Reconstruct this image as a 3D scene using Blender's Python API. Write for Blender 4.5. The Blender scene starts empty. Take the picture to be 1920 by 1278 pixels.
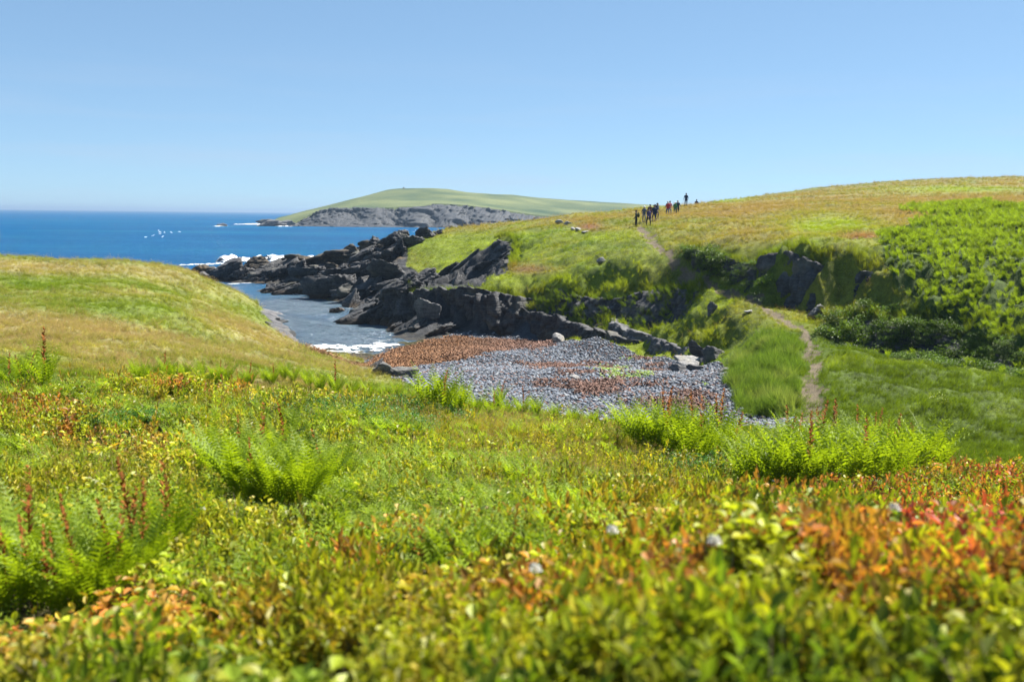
import bpy, bmesh, math, random
import numpy as np
from mathutils import Vector, Matrix

SC = bpy.context.scene
COL = SC.collection
RNG = np.random.default_rng(7)
random.seed(7)

# ------------------------------------------------------------------ camera
F = 1867.0                       # focal length in photo pixels (35 mm lens)
CAMZ = 11.0
ROLL = 0.0113
PITCH = math.atan(237.0 / F)
cam = bpy.data.cameras.new('camera')
camo = bpy.data.objects.new('camera', cam)
COL.objects.link(camo)
cam.lens = 35.0
cam.sensor_width = 36.0
cam.clip_start = 0.05
cam.clip_end = 40000
camo.rotation_euler = (Matrix.Rotation(math.pi/2 - PITCH, 3, 'X') @ Matrix.Rotation(ROLL, 3, 'Z')).to_euler()
camo.location = (0, 0, CAMZ)
cam.dof.use_dof = True
cam.dof.focus_distance = 62.0
cam.dof.aperture_fstop = 2.0
SC.camera = camo

# ------------------------------------------------------------------ light
SUN_AZ = math.radians(56)        # to the right of the view direction (+Y)
SUN_EL = math.radians(52)
w = bpy.data.worlds.new('World')
SC.world = w
w.use_nodes = True
nt = w.node_tree
nt.nodes.clear()
o_ = nt.nodes.new('ShaderNodeOutputWorld')
bg = nt.nodes.new('ShaderNodeBackground')
sky = nt.nodes.new('ShaderNodeTexSky')
sky.sky_type = 'NISHITA'
sky.sun_disc = False
sky.sun_elevation = SUN_EL
sky.sun_rotation = SUN_AZ
sky.altitude = 0
sky.air_density = 0.55
sky.dust_density = 0.1
sky.ozone_density = 3.0
bg.inputs['Strength'].default_value = 0.055
# thin cirrus streaks low in the sky
tc = nt.nodes.new('ShaderNodeTexCoord')
mp = nt.nodes.new('ShaderNodeMapping')
mp.inputs['Scale'].default_value = (2.2, 2.2, 26.0)
mp.inputs['Rotation'].default_value = (0.0, 0.05, 0.0)
ns = nt.nodes.new('ShaderNodeTexNoise')
ns.inputs['Scale'].default_value = 1.6
ns.inputs['Detail'].default_value = 6
ns.inputs['Roughness'].default_value = 0.55
rp = nt.nodes.new('ShaderNodeMapRange')
rp.inputs['From Min'].default_value = 0.47
rp.inputs['From Max'].default_value = 0.80
rp.inputs['To Max'].default_value = 0.5
sp = nt.nodes.new('ShaderNodeSeparateXYZ')
band = nt.nodes.new('ShaderNodeMapRange')
band.inputs['From Min'].default_value = 0.16
band.inputs['From Max'].default_value = 0.03
mul = nt.nodes.new('ShaderNodeMath'); mul.operation = 'MULTIPLY'
mxc = nt.nodes.new('ShaderNodeMixRGB')
mxc.inputs['Color2'].default_value = (3.6, 4.3, 5.4, 1)
L = nt.links.new
L(tc.outputs['Generated'], mp.inputs['Vector']); L(mp.outputs['Vector'], ns.inputs['Vector'])
L(ns.outputs['Fac'], rp.inputs['Value']); L(tc.outputs['Generated'], sp.inputs[0])
L(sp.outputs['Z'], band.inputs['Value']); L(rp.outputs[0], mul.inputs[0]); L(band.outputs[0], mul.inputs[1])
gm = nt.nodes.new('ShaderNodeGamma'); gm.inputs['Gamma'].default_value = 0.50
tn = nt.nodes.new('ShaderNodeMixRGB'); tn.blend_type = 'MULTIPLY'; tn.inputs['Fac'].default_value = 1.0; tn.inputs['Color2'].default_value = (1.42, 1.92, 2.28, 1)
L(sky.outputs[0], gm.inputs['Color']); L(gm.outputs[0], tn.inputs['Color1'])
L(mul.outputs[0], mxc.inputs['Fac']); L(tn.outputs[0], mxc.inputs['Color1'])
L(mxc.outputs[0], bg.inputs['Color']); L(bg.outputs[0], o_.inputs['Surface'])

sl = bpy.data.lights.new('sun', 'SUN')
sl.energy = 5.0
sl.angle = math.radians(0.53)
sl.color = (1.0, 0.95, 0.87)
so = bpy.data.objects.new('sun', sl)
COL.objects.link(so)
sdir = Vector((math.sin(SUN_AZ)*math.cos(SUN_EL), math.cos(SUN_AZ)*math.cos(SUN_EL), math.sin(SUN_EL)))
so.rotation_euler = sdir.to_track_quat('Z', 'Y').to_euler()
so.location = (60, 40, 90)

SC.view_settings.view_transform = 'Standard'
SC.view_settings.look = 'None'
SC.view_settings.exposure = 1.55
SC.view_settings.gamma = 1.0
SC.render.engine = 'CYCLES'
SC.cycles.max_bounces = 6
SC.cycles.diffuse_bounces = 3
SC.cycles.glossy_bounces = 2
SC.cycles.transmission_bounces = 3
SC.cycles.volume_bounces = 0
SC.cycles.transparent_max_bounces = 4
SC.cycles.use_denoising = True
SC.cycles.sample_clamp_indirect = 6

# ------------------------------------------------------------------ survey helpers
CR, SR = math.cos(ROLL), math.sin(ROLL)
CP, SP = math.cos(PITCH), math.sin(PITCH)
def at(px, py, d):
    """world point seen at photo pixel (px,py) at forward distance d (metres along +Y)"""
    u, v = (px-960)/F, -(py-639)/F
    u2, v2 = u*CR - v*SR, u*SR + v*CR
    y = CP + v2*SP
    z = -SP + v2*CP
    return np.array((u2*d/y, d, CAMZ + z*d/y))
def at_z(px, py, z):
    u, v = (px-960)/F, -(py-639)/F
    u2, v2 = u*CR - v*SR, u*SR + v*CR
    y = CP + v2*SP; zz = -SP + v2*CP
    d = (z-CAMZ)/zz*y
    return np.array((u2*d/y, d, z))
def proj(x, y, z):
    zz = z-CAMZ
    dep = y*CP - zz*SP
    up = y*SP + zz*CP
    u2, v2 = x/dep, up/dep
    u, v = u2*CR + v2*SR, -u2*SR + v2*CR
    return 960+u*F, 639-v*F

# ------------------------------------------------------------------ noise
_P = np.random.default_rng(3).permutation(256).astype(np.int64)
_P = np.concatenate([_P, _P, _P])
_G = np.random.default_rng(5).normal(size=(256, 3)); _G /= np.linalg.norm(_G, axis=1)[:, None]
def _h(i, j, k): return _P[_P[_P[i & 255] + (j & 255)] + (k & 255)]
def noise3(p):
    p = np.asarray(p, float)
    i = np.floor(p).astype(np.int64); f = p - i
    u = f*f*f*(f*(f*6-15)+10)
    out = 0
    for dx in (0, 1):
        wx = u[:, 0] if dx else 1-u[:, 0]
        for dy in (0, 1):
            wy = u[:, 1] if dy else 1-u[:, 1]
            for dz in (0, 1):
                wz = u[:, 2] if dz else 1-u[:, 2]
                g = _G[_h(i[:, 0]+dx, i[:, 1]+dy, i[:, 2]+dz)]
                out = out + wx*wy*wz*(g*(f-np.array((dx, dy, dz)))).sum(1)
    return out*1.6
def fbm(p, o=4, lac=2.1, gain=0.5):
    p = np.asarray(p, float); a = 1; s = 0
    for k in range(o):
        s = s + a*noise3(p + 17.3*k); p = p*lac; a *= gain
    return s
def n2(x, y, s, o=4, seed=0.0):
    x = np.asarray(x, float); y = np.asarray(y, float)
    return fbm(np.stack([x/s+seed, y/s-seed*1.7, np.full(x.shape, seed*0.37+0.5)], 1), o)
def worley(p, jit=0.9):
    """returns F1, F2 and a random value of the nearest cell"""
    p = np.asarray(p, float)
    i = np.floor(p).astype(np.int64)
    f1 = np.full(len(p), 9.0); f2 = f1.copy(); val = np.zeros(len(p))
    for dx in (-1, 0, 1):
        for dy in (-1, 0, 1):
            for dz in (-1, 0, 1):
                c = i + np.array((dx, dy, dz))
                h = _h(c[:, 0], c[:, 1], c[:, 2])
                q = c + 0.5 + jit*0.5*np.stack([_P[h]/127.5-1, _P[h+101]/127.5-1, _P[h+187]/127.5-1], 1)
                d = np.linalg.norm(q-p, axis=1)
                cl = d < f1
                f2 = np.where(cl, f1, np.minimum(f2, d))
                val = np.where(cl, _P[h+57]/255.0, val)
                f1 = np.where(cl, d, f1)
    return f1, f2, val
def sstep(a, b, x):
    t = np.clip((x-a)/(b-a), 0, 1); return t*t*(3-2*t)
def in_poly(x, y, poly):
    x = np.asarray(x); y = np.asarray(y); r = np.zeros(x.shape, bool); n = len(poly)
    for a in range(n):
        x1, y1 = poly[a][0], poly[a][1]; x2, y2 = poly[(a+1) % n][0], poly[(a+1) % n][1]
        c = ((y1 > y) != (y2 > y)) & (x < (x2-x1)*(y-y1)/((y2-y1) if y2 != y1 else 1e-9)+x1)
        r ^= c
    return r
def dist_line(x, y, pts):
    d = np.full(np.shape(x), 1e9)
    for a, b in zip(pts[:-1], pts[1:]):
        ax, ay, bx, by = a[0], a[1], b[0], b[1]
        t = np.clip(((x-ax)*(bx-ax)+(y-ay)*(by-ay))/((bx-ax)**2+(by-ay)**2+1e-9), 0, 1)
        d = np.minimum(d, np.hypot(x-ax-t*(bx-ax), y-ay-t*(by-ay)))
    return d

# ------------------------------------------------------------------ terrain survey: (pixel x, pixel y, distance)
FG = [  # surface of the low vegetation near the camera
 (0,1278,3.0),(960,1278,2.2),(1920,1278,2.0),(1500,925,4.3),(1900,915,4.6),(1570,1100,2.9),(1200,985,4.6),(1000,1060,4.0),
 (700,1060,4.8),(400,1060,5.5),(150,1170,5.2),(0,1150,5.2),(-300,1150,5.2),(2300,1000,4.5),
 (520,960,9),(150,900,10),(900,960,8),(1150,930,9),(-300,880,10),
 (0,800,14),(500,800,15),(1000,850,14),(1150,800,19),(1300,890,14.5),(1400,915,14),(1550,905,14.5),(1700,895,15),
 (0,722,21),(300,712,22),(600,722,22),(760,735,22),(860,762,21),(1000,775,21),(1120,800,20),(1200,845,18),(1350,890,16),(1760,895,15.5),
 (-400,722,21),(1850,915,14),(1930,950,12),(2300,1000,11)]
TE = [
 # grassy headland
 (0,700,29),(300,690,31),(150,665,37),(300,640,45),(300,580,58),(300,540,70),(300,505,86),(300,496,95),(0,640,42),(0,560,60),(0,500,78),(0,483,90),
 (-400,640,42),(-400,560,60),(-400,480,88),(150,490,92),(350,503,100),(420,535,96),(478,565,92),(498,590,86),(516,620,81),(527,645,78),
 (600,664,69),(560,655,74),(640,686,60),(690,702,52),(600,690,52),(500,660,55),(450,600,70),(400,560,82),(450,680,42),(560,700,42),
 # beach
 (660,690,69),(740,655,79),(830,640,84),(870,620,90),(950,630,88),(1030,640,83),(1120,630,76),(1380,690,58),(1400,780,44),(1000,735,51),(860,690,61),(900,660,72),
 (1200,700,57),(1460,792,43),(740,700,64),(1250,740,50),(1100,690,60),
 # tussock bank, path, meadow
 (1420,655,58),(1400,690,55.5),(1425,770,44.2),(1470,740,47),(1480,690,51.5),
 (1520,770,42),(1525,700,49.5),(1520,650,55),(1505,615,60),(1470,597,63),(1440,572,66.5),(1400,549,70),(1320,510,77),(1260,482,84),(1225,452,91),(1205,427,99),
 (1600,700,50),(1600,660,54),(1750,700,48),(1850,700,48.5),(1650,800,38),(1850,850,31),(1700,860,31),(1920,900,27),(1920,760,41),(2300,800,38),(2300,950,25),
 (1560,800,38),(1480,800,40),
 # right bank and crag
 (1560,640,59.3),(1650,662,57),(1800,692,53),(1920,702,51),(2300,720,48.5),(1720,676,55),(1860,697,52),(1545,606,64),(1455,580,66.2),(1430,482,72.5),(1460,460,70.5),(1500,462,69),(1550,487,67),(1640,512,63.5),
 (1600,500,66),(1700,500,62.5),(1750,560,58.6),(1750,450,68),(1850,600,55.6),(1920,615,54),(1920,500,60),(1900,420,71),(1650,450,74),
 (1800,388,88),(1920,395,80),(2300,500,60),(2300,400,75),(2300,640,52),
 # upper hill
 (1560,430,86),(1560,395,112),(1700,402,92),(1700,372,140),(1500,412,97),(1400,442,86),(1300,450,88),(1350,460,81),(1400,468,77),
 (1310,380,175),(1400,369,230),(1550,360,250),(1700,352,265),(1920,345,265),(2300,340,265),(1310,397,128),(1200,393,140),(1150,402,138),(1060,407,140),(960,417,150),(900,422,155),(825,432,158),
 (1193,423,102),(1216,424,101),(1231,413,105),(1251,406,113),(1266,401,120),(1286,390,136),(1306,384,142),(1360,390,150),
 (1100,422,112),(1000,442,115),(1100,452,100),(1000,472,105),(980,525,93),(880,533,92),(1050,505,93),(1150,493,88),(1200,513,84),(1300,522,78.5),
 # turf edge above the cove and the bank below it
 (900,547,91),(1040,528,90.3),(1100,547,86.5),(1170,550,84),(1230,524,83),
 (985,602,88),(1000,580,89),(1070,593,86),(1080,635,80),(1180,650,74),(1250,665,70),(1340,680,62),
 
 (1250,632,72.3),(1350,602,66),(1430,604,63.2),(1312,602,70.3),(1370,575,68.2),(1300,640,66.3),(1380,652,61),(1330,540,74),(1470,625,60),
 # gully
 (940,442,118),(930,512,113),(850,533,113),(750,560,113),(968,455,111),(960,505,100),(900,529,96),(900,475,121),(850,503,123),(800,513,125),
 # point
 (760,462,141),(770,493,131),(850,455,136),(900,443,137),(720,466,150),(640,495,152),(700,520,126),(740,540,116),(640,545,128),(560,527,140),(500,546,138),
 (450,508,162),(400,512,165),(520,502,160),(600,497,157),(370,512,172),(810,543,94),(700,566,103),(760,552,98),(690,605,100),(800,612,95.5),(950,625,90)]
PL = [  # plan points x, y, z that no pixel shows
 (-20,120,-1),(-25,112,-1.6),(-60,125,-1.5),(-60,108,3.5),(-35,118,-.5),(-110,105,3),(-110,130,-1.5),(-140,90,5),(-140,40,6),(-60,20,7),(-100,20,7.2),
 (-16,92,-1.2),(-20,100,-1.5),(-24,108,-1.4),(-14,86,-.6),(-22,130,-1.2),(-30,140,-1.4),(-33,150,-1.2),(-45,150,-1.6),(-60,170,-2),
 (-19,86,-.2),(-22,96,-.6),(-25,104,-.6),
 (-50,185,-2),(-30,185,-2),(-15,185,-1.5),(0,190,0),(15,200,3),(40,240,6),(-60,220,-3),(-10,230,-3),(20,270,-1),(60,300,6),(100,330,14),(180,330,16),(260,260,18),(260,120,14),(160,60,10.5),(130,40,8),(110,25,6.5),
 (0,30,4.3),(5,38,2.6),(10,33,3.6),(-5,36,3.9),(-8,45,2.9),(3,45,2.1),(16,38,2.3),(8,25,5.3),(2,25,5.4),(14,24,4.6),(-12,35,5.0),(-12,28,5.6),(20,24,4.6),(13,19,5.6),(24,18,5.4),(20,19,5.2),
 (60,15,6),(60,-10,9),(0,-12,10.2),(-50,-10,9),(0,0,9.6),(6,1,9.6),(-6,1,9.3),(30,5,8.6),(110,-10,9)]
CLIFFS = [  # name, top line, foot line, label, relief, block size, material, seed
 ('cliff', [(690,566,103.5),(740,556,100),(810,541,94.5),(880,540,92.3),(940,547,91),(985,554,90.4),(1003,562,90.2)],
  [(668,604,101.5),(740,607,98),(800,612,95.5),(880,620,92),(950,625,90),(975,612,89.3),(990,602,89)],
  'dark shaded rock wall rising from the cove water', 0.6, 1.1, 'dark_slate_rock', 1),
 ('rock_ledge', [(972,577,89.2),(1000,583,88.5),(1050,594,86.3),(1090,607,83),(1150,624,78.5),(1190,641,74.5)],
  [(972,622,89),(1010,630,87.6),(1050,638,85.2),(1090,641,81.9),(1150,644,77.9),(1190,654,74.4)],
  'slanting low rock ledge at the head of the beach', 0.4, 0.9, 'dark_slate_rock', 3),
 ('rock_band', [(1012,548,89.8),(1042,533,89.6),(1090,550,86.8),(1150,555,84.7),(1200,546,82.8),(1240,536,81.2),(1290,537,78.6),(1322,548,75.6)],
  [(1012,582,89),(1060,592,87),(1100,602,84.8),(1150,617,81.6),(1200,626,78.2),(1240,616,77.6),(1290,602,75.9),(1322,588,74)],
  'steep shaded rock and turf wall below the grass edge', 0.45, 0.8, 'dark_slate_rock', 5),
 ('rock_wall', [(1140,592,81),(1200,614,76),(1260,634,71.5),(1320,652,66.5),(1350,657,63.5)],
  [(1140,626,80.4),(1200,654,75.1),(1260,672,70.6),(1320,686,65.4),(1352,688,62.7)],
  'low shaded rock wall along the top of the pebbles', 0.4, 0.8, 'grey_slate_rock', 7),
 ('crag', [(1428,500,73.3),(1446,472,71.4),(1475,461,70.3),(1510,467,69),(1545,484,67.8),(1562,505,66.8)],
  [(1424,560,72),(1438,577,70.2),(1470,592,68.6),(1510,603,66.8),(1545,588,66),(1575,570,65.4)],
  'dark crag beside the footpath', 0.45, 0.8, 'dark_slate_rock', 11),
 ('crag', [(1592,500,66.5),(1620,498,65.4),(1655,514,63.8)],
  [(1592,550,65.2),(1625,558,64.1),(1658,556,62.8)],
  'small dark crag below the fern slope', 0.4, 0.8, 'dark_slate_rock', 13),
 ('ravine_wall', [(1284,462,84.2),(1320,467,80.2),(1350,473,77.5),(1390,481,74.6),(1430,490,72.6)],
  [(1292,494,83),(1330,513,78.6),(1362,530,75.4),(1405,550,72),(1438,572,69)],
  'shaded mossy wall above the footpath', 0.35, 0.8, 'dark_slate_rock', 37),
 ('gully_wall', [(928,440,117.8),(950,434,116),(970,442,112.5),(968,470,107),(960,507,101)],
  [(905,514,115),(922,514,112),(930,514,108),(926,522,104),(922,532,99)],
  'black shaded wall at the head of the gully', 0.7, 1.3, 'dark_slate_rock', 17),
 ('headland_cliff', [(482,570,92),(500,588,87.5),(515,608,83),(526,632,80),(532,650,78)],
  [(520,600,95),(527,612,90),(531,628,86),(534,644,83),(540,657,80)],
  'grey lit rock edge of the grassy headland', 0.4, 0.8, 'grey_slate_rock', 19),
 ('shaded_bank', [(1556,578,62.3),(1640,586,60.2),(1745,602,57.6),(1850,626,55.2),(1935,642,53.5),(2300,670,50.5)],
  [(1556,634,60.6),(1640,652,58.6),(1745,674,56),(1850,691,53.7),(1935,702,52),(2300,722,49)],
  'steep dark bank under the fern slope', 0.45, 0.8, 'dark_slate_rock', 23),
]
def _rs(P, step):
    P = np.array([at(*p) for p in P]); k = np.concatenate([[0], np.cumsum(np.linalg.norm(np.diff(P, axis=0), axis=1))])
    t = np.linspace(0, k[-1], max(3, int(k[-1]/step)))
    return np.stack([np.interp(t, k, P[:, a]) for a in range(3)], 1)
CPTS = []
for p in FG:
    q = at(*p); q[2] -= 0.23 + 0.007*p[2]; CPTS.append(q)
for p in TE: CPTS.append(at(*p))
for p in PL: CPTS.append(np.array(p, float))
for c_ in CLIFFS:
    T_, B_ = _rs(c_[1], 2.2), _rs(c_[2], 2.2)
    for q in T_[1:-1]:
        b = B_[np.argmin(np.hypot(B_[:, 0]-q[0], B_[:, 1]-q[1]))]
        dv = q[:2]-b[:2]; dv = dv/(np.linalg.norm(dv)+1e-6)
        CPTS.append(np.array((q[0]+dv[0]*0.7, q[1]+dv[1]*0.7, q[2])))
    for q in B_[1:-1]:
        b = T_[np.argmin(np.hypot(T_[:, 0]-q[0], T_[:, 1]-q[1]))]
        dv = q[:2]-b[:2]; dv = dv/(np.linalg.norm(dv)+1e-6)
        CPTS.append(np.array((q[0]+dv[0]*0.1, q[1]+dv[1]*0.1, q[2]-0.1)))
CPTS = np.array(CPTS)
_D = np.hypot(CPTS[:, None, 0]-CPTS[None, :, 0], CPTS[:, None, 1]-CPTS[None, :, 1])
n_ = len(CPTS)
_A = np.zeros((n_+3, n_+3)); _A[:n_, :n_] = _D + np.eye(n_)*-0.10
_A[:n_, n_] = 1; _A[:n_, n_+1:] = CPTS[:, :2]; _A[n_, :n_] = 1; _A[n_+1:, :n_] = CPTS[:, :2].T
_W = np.linalg.solve(_A, np.concatenate([CPTS[:, 2], np.zeros(3)]))
def base_h(x, y):
    x = np.asarray(x, float).ravel(); y = np.asarray(y, float).ravel()
    out = np.empty(len(x))
    for a in range(0, len(x), 20000):
        s = slice(a, a+20000)
        out[s] = np.hypot(x[s, None]-CPTS[None, :, 0], y[s, None]-CPTS[None, :, 1]) @ _W[:n_] + _W[n_] + x[s]*_W[n_+1] + y[s]*_W[n_+2]
    return out

def plan(pts): return [tuple(at(*p)[:2]) for p in pts]
BEACH = plan([(645,694,66),(700,672,74),(740,652,79.5),(800,641,84),(850,626,89),(870,612,93),(985,618,90),(1080,640,79.5),(1180,653,73.5),(1260,670,69),(1345,687,60.5),(1372,702,56.3),
              (1393,778,44.3),(1470,792,43)]) + [(12.5,37.5),(6,40),(-3,46),(-9,56)]
ROCKS = plan([(340,500,172),(480,482,180),(640,468,174),(832,428,163),(765,458,142),(762,490,130),(800,515,123),(850,503,122.5),(905,478,119.5),(935,440,117),(968,448,111.5),(958,508,100),
              (880,531,93),(985,548,90.2),(990,600,88.3),(950,632,87.5),(800,622,90.5),(700,618,93),(625,612,99),(615,560,126),(480,556,139),(380,530,160)])
PATH = [tuple(at(*p)[:2]) for p in [(1520,790,40),(1525,700,49.5),(1520,650,55),(1508,618,60),(1470,597,63),(1440,572,66.5),(1400,549,70),(1320,510,77),(1260,482,84),(1225,452,91),(1205,427,99),(1196,421,104)]]

_gx, _gy = np.arange(-130, 170.5, 1.0), np.arange(16, 190.5, 1.0)
_gz = base_h(*[a.ravel() for a in np.meshgrid(_gx, _gy, indexing='ij')]).reshape(len(_gx), len(_gy))
_gs = np.hypot(*np.gradient(_gz))
def slope_of(x, y):
    i = np.clip((np.asarray(x)+130), 0, len(_gx)-1.001); j = np.clip((np.asarray(y)-16), 0, len(_gy)-1.001)
    a, b = i.astype(int), j.astype(int); u, v = i-a, j-b
    return (_gs[a, b]*(1-u)+_gs[a+1, b]*u)*(1-v)+(_gs[a, b+1]*(1-u)+_gs[a+1, b+1]*u)*v
def height(x, y):
    sh = np.shape(x)
    x = np.asarray(x, float).ravel(); y = np.asarray(y, float).ravel()
    h = base_h(x, y)
    bm = in_poly(x, y, BEACH).astype(float)
    rk = in_poly(x, y, ROCKS)
    d = np.hypot(x, y)
    pth = dist_line(x, y, PATH)
    soft = (1-0.75*bm)*(~rk)*sstep(0.6, 2.2, pth)
    h = h + soft*(n2(x, y, 7.0, 3, 2.0)*0.22 + n2(x, y, 2.4, 3, 8.0)*0.24*sstep(6, 24, d)*sstep(175, 120, d) + n2(x, y, 0.9, 3, 18.0)*0.13*sstep(15, 9, d))
    st = np.clip(slope_of(x, y)-.22, 0, .9)*sstep(20, 30, y)*sstep(150, 120, y)*(x > -14)
    f1_, f2_, v_ = worley(np.stack([x/2.1, y/2.1, np.full(len(x), 2.5)], 1))
    h = h + soft*st*(0.75*(v_-.5)*sstep(0, .25, f2_-f1_) + 0.8*n2(x, y, 1.7, 3, 28.0))
    # trodden path is a shallow trench
    h = h - 0.16*(1-sstep(0.25, 0.8, pth))*(h > 2.0)
    # tilted, blocky beds on the rocky point
    if rk.any():
        xr, yr = x[rk], y[rk]
        edge = np.clip(np.minimum(1.0, dist_line(xr, yr, ROCKS + ROCKS[:1])/1.5), 0, 1)
        q = np.stack([(xr*0.8+yr*0.6)/2.6, (-xr*0.6+yr*0.8)/1.1, np.zeros(len(xr))], 1)
        f1, f2, v = worley(q)
        q2 = np.stack([(xr*0.8+yr*0.6)/6.5, (-xr*0.6+yr*0.8)/3.0, np.ones(len(xr))], 1)
        g1, g2, v2 = worley(q2)
        f = (v-0.5)*0.9 - 0.35*np.exp(-((f2-f1)/0.12)**2) + (v2-0.45)*1.5 + n2(xr, yr, 0.8, 3, 4.0)*0.16
        hh = h[rk]
        h[rk] = hh + edge*f*np.clip(0.5+hh*0.25, 0.25, 1.0)
    return h.reshape(sh)

# ------------------------------------------------------------------ object helpers
def tag(o, label=None, cat=None, group=None, kind=None):
    if label: o['label'] = label
    if cat: o['category'] = cat
    if group: o['group'] = group
    if kind: o['kind'] = kind
    return o
def mesh_obj(name, verts, faces, mats=(), parent=None, smooth=False, link=True):
    me = bpy.data.meshes.new(name)
    verts = np.asarray(verts, float)
    faces = faces if isinstance(faces, list) else np.asarray(faces)
    if isinstance(faces, np.ndarray):
        k = faces.shape[1]
        me.vertices.add(len(verts)); me.vertices.foreach_set('co', verts.astype(np.float32).ravel())
        me.loops.add(faces.size); me.loops.foreach_set('vertex_index', faces.astype(np.int32).ravel())
        me.polygons.add(len(faces)); me.polygons.foreach_set('loop_start', np.arange(0, faces.size, k, dtype=np.int32))
        me.update(calc_edges=True)
    else:
        me.from_pydata([tuple(v) for v in verts], [], [tuple(f) for f in faces]); me.update()
    for m in (mats if isinstance(mats, (list, tuple)) else [mats]): me.materials.append(m)
    if smooth: me.polygons.foreach_set('use_smooth', [True]*len(me.polygons))
    o = bpy.data.objects.new(name, me)
    if link: COL.objects.link(o)
    if parent is not None: o.parent = parent
    return o
def set_col(me, name, arr):
    a = me.attributes.new(name, 'FLOAT_COLOR', 'POINT')
    c = np.ones((len(me.vertices), 4), np.float32); c[:, :3] = arr
    a.data.foreach_set('color', c.ravel())
def grid_faces(nu, nv):
    i = np.arange(nu-1)[:, None]*nv + np.arange(nv-1)[None, :]
    return np.stack([i, i+nv, i+nv+1, i+1], 2).reshape(-1, 4)

# ------------------------------------------------------------------ materials
MAT = {}
def new_mat(name):
    m = bpy.data.materials.new(name); m.use_nodes = True
    t = m.node_tree; t.nodes.clear()
    out = t.nodes.new('ShaderNodeOutputMaterial')
    MAT[name] = m
    return m, t, out
def N(t, kind, **kw):
    n = t.nodes.new(kind)
    for k, v in kw.items():
        if k in n.inputs: n.inputs[k].default_value = v
        else: setattr(n, k, v)
    return n
def noise_node(t, scale, detail=4, rough=0.55, vec=None, obj=True):
    n = N(t, 'ShaderNodeTexNoise', Scale=scale, Detail=detail, Roughness=rough)
    if vec is None:
        g = N(t, 'ShaderNodeNewGeometry') if not obj else N(t, 'ShaderNodeTexCoord')
        t.links.new(g.outputs['Position' if not obj else 'Object'], n.inputs['Vector'])
    else: t.links.new(vec, n.inputs['Vector'])
    return n
def ramp(t, fac, stops):
    r = t.nodes.new('ShaderNodeValToRGB')
    e = r.color_ramp.elements
    while len(e) > 1: e.remove(e[-1])
    e[0].position = stops[0][0]; e[0].color = (*stops[0][1], 1)
    for p, c in stops[1:]:
        k = e.new(p); k.color = (*c, 1)
    t.links.new(fac, r.inputs['Fac']); return r
def mixc(t, fac, a, b, mode='MIX'):
    m = t.nodes.new('ShaderNodeMixRGB'); m.blend_type = mode
    for s, v in (('Fac', fac), ('Color1', a), ('Color2', b)):
        if hasattr(v, 'is_linked') or hasattr(v, 'links'): t.links.new(v, m.inputs[s])
        elif isinstance(v, (int, float)): m.inputs[s].default_value = v
        else: m.inputs[s].default_value = (*v, 1)
    return m.outputs[0]

def mat_ground():
    m, t, out = new_mat('turf_and_beach')
    a = N(t, 'ShaderNodeAttribute', attribute_name='gcol')
    n1 = noise_node(t, 1.7, 6, 0.65); n2_ = noise_node(t, 14, 3, 0.6)
    v1 = ramp(t, n1.outputs['Fac'], [(0.3, (.62, .62, .62)), (0.7, (1.3, 1.3, 1.25))])
    v2 = ramp(t, n2_.outputs['Fac'], [(0.3, (.6, .6, .6)), (0.7, (1.35, 1.35, 1.35))])
    c = mixc(t, 1.0, a.outputs['Color'], v1.outputs[0], 'MULTIPLY')
    c = mixc(t, 1.0, c, v2.outputs[0], 'MULTIPLY')
    b = N(t, 'ShaderNodeBsdfPrincipled', Roughness=0.9)
    b.inputs['Specular IOR Level'].default_value = 0.2
    bp = N(t, 'ShaderNodeBump', Strength=0.8, Distance=0.15)
    t.links.new(n2_.outputs['Fac'], bp.inputs['Height']); t.links.new(bp.outputs[0], b.inputs['Normal'])
    t.links.new(c, b.inputs['Base Color']); t.links.new(b.outputs[0], out.inputs['Surface'])
    return m
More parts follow.
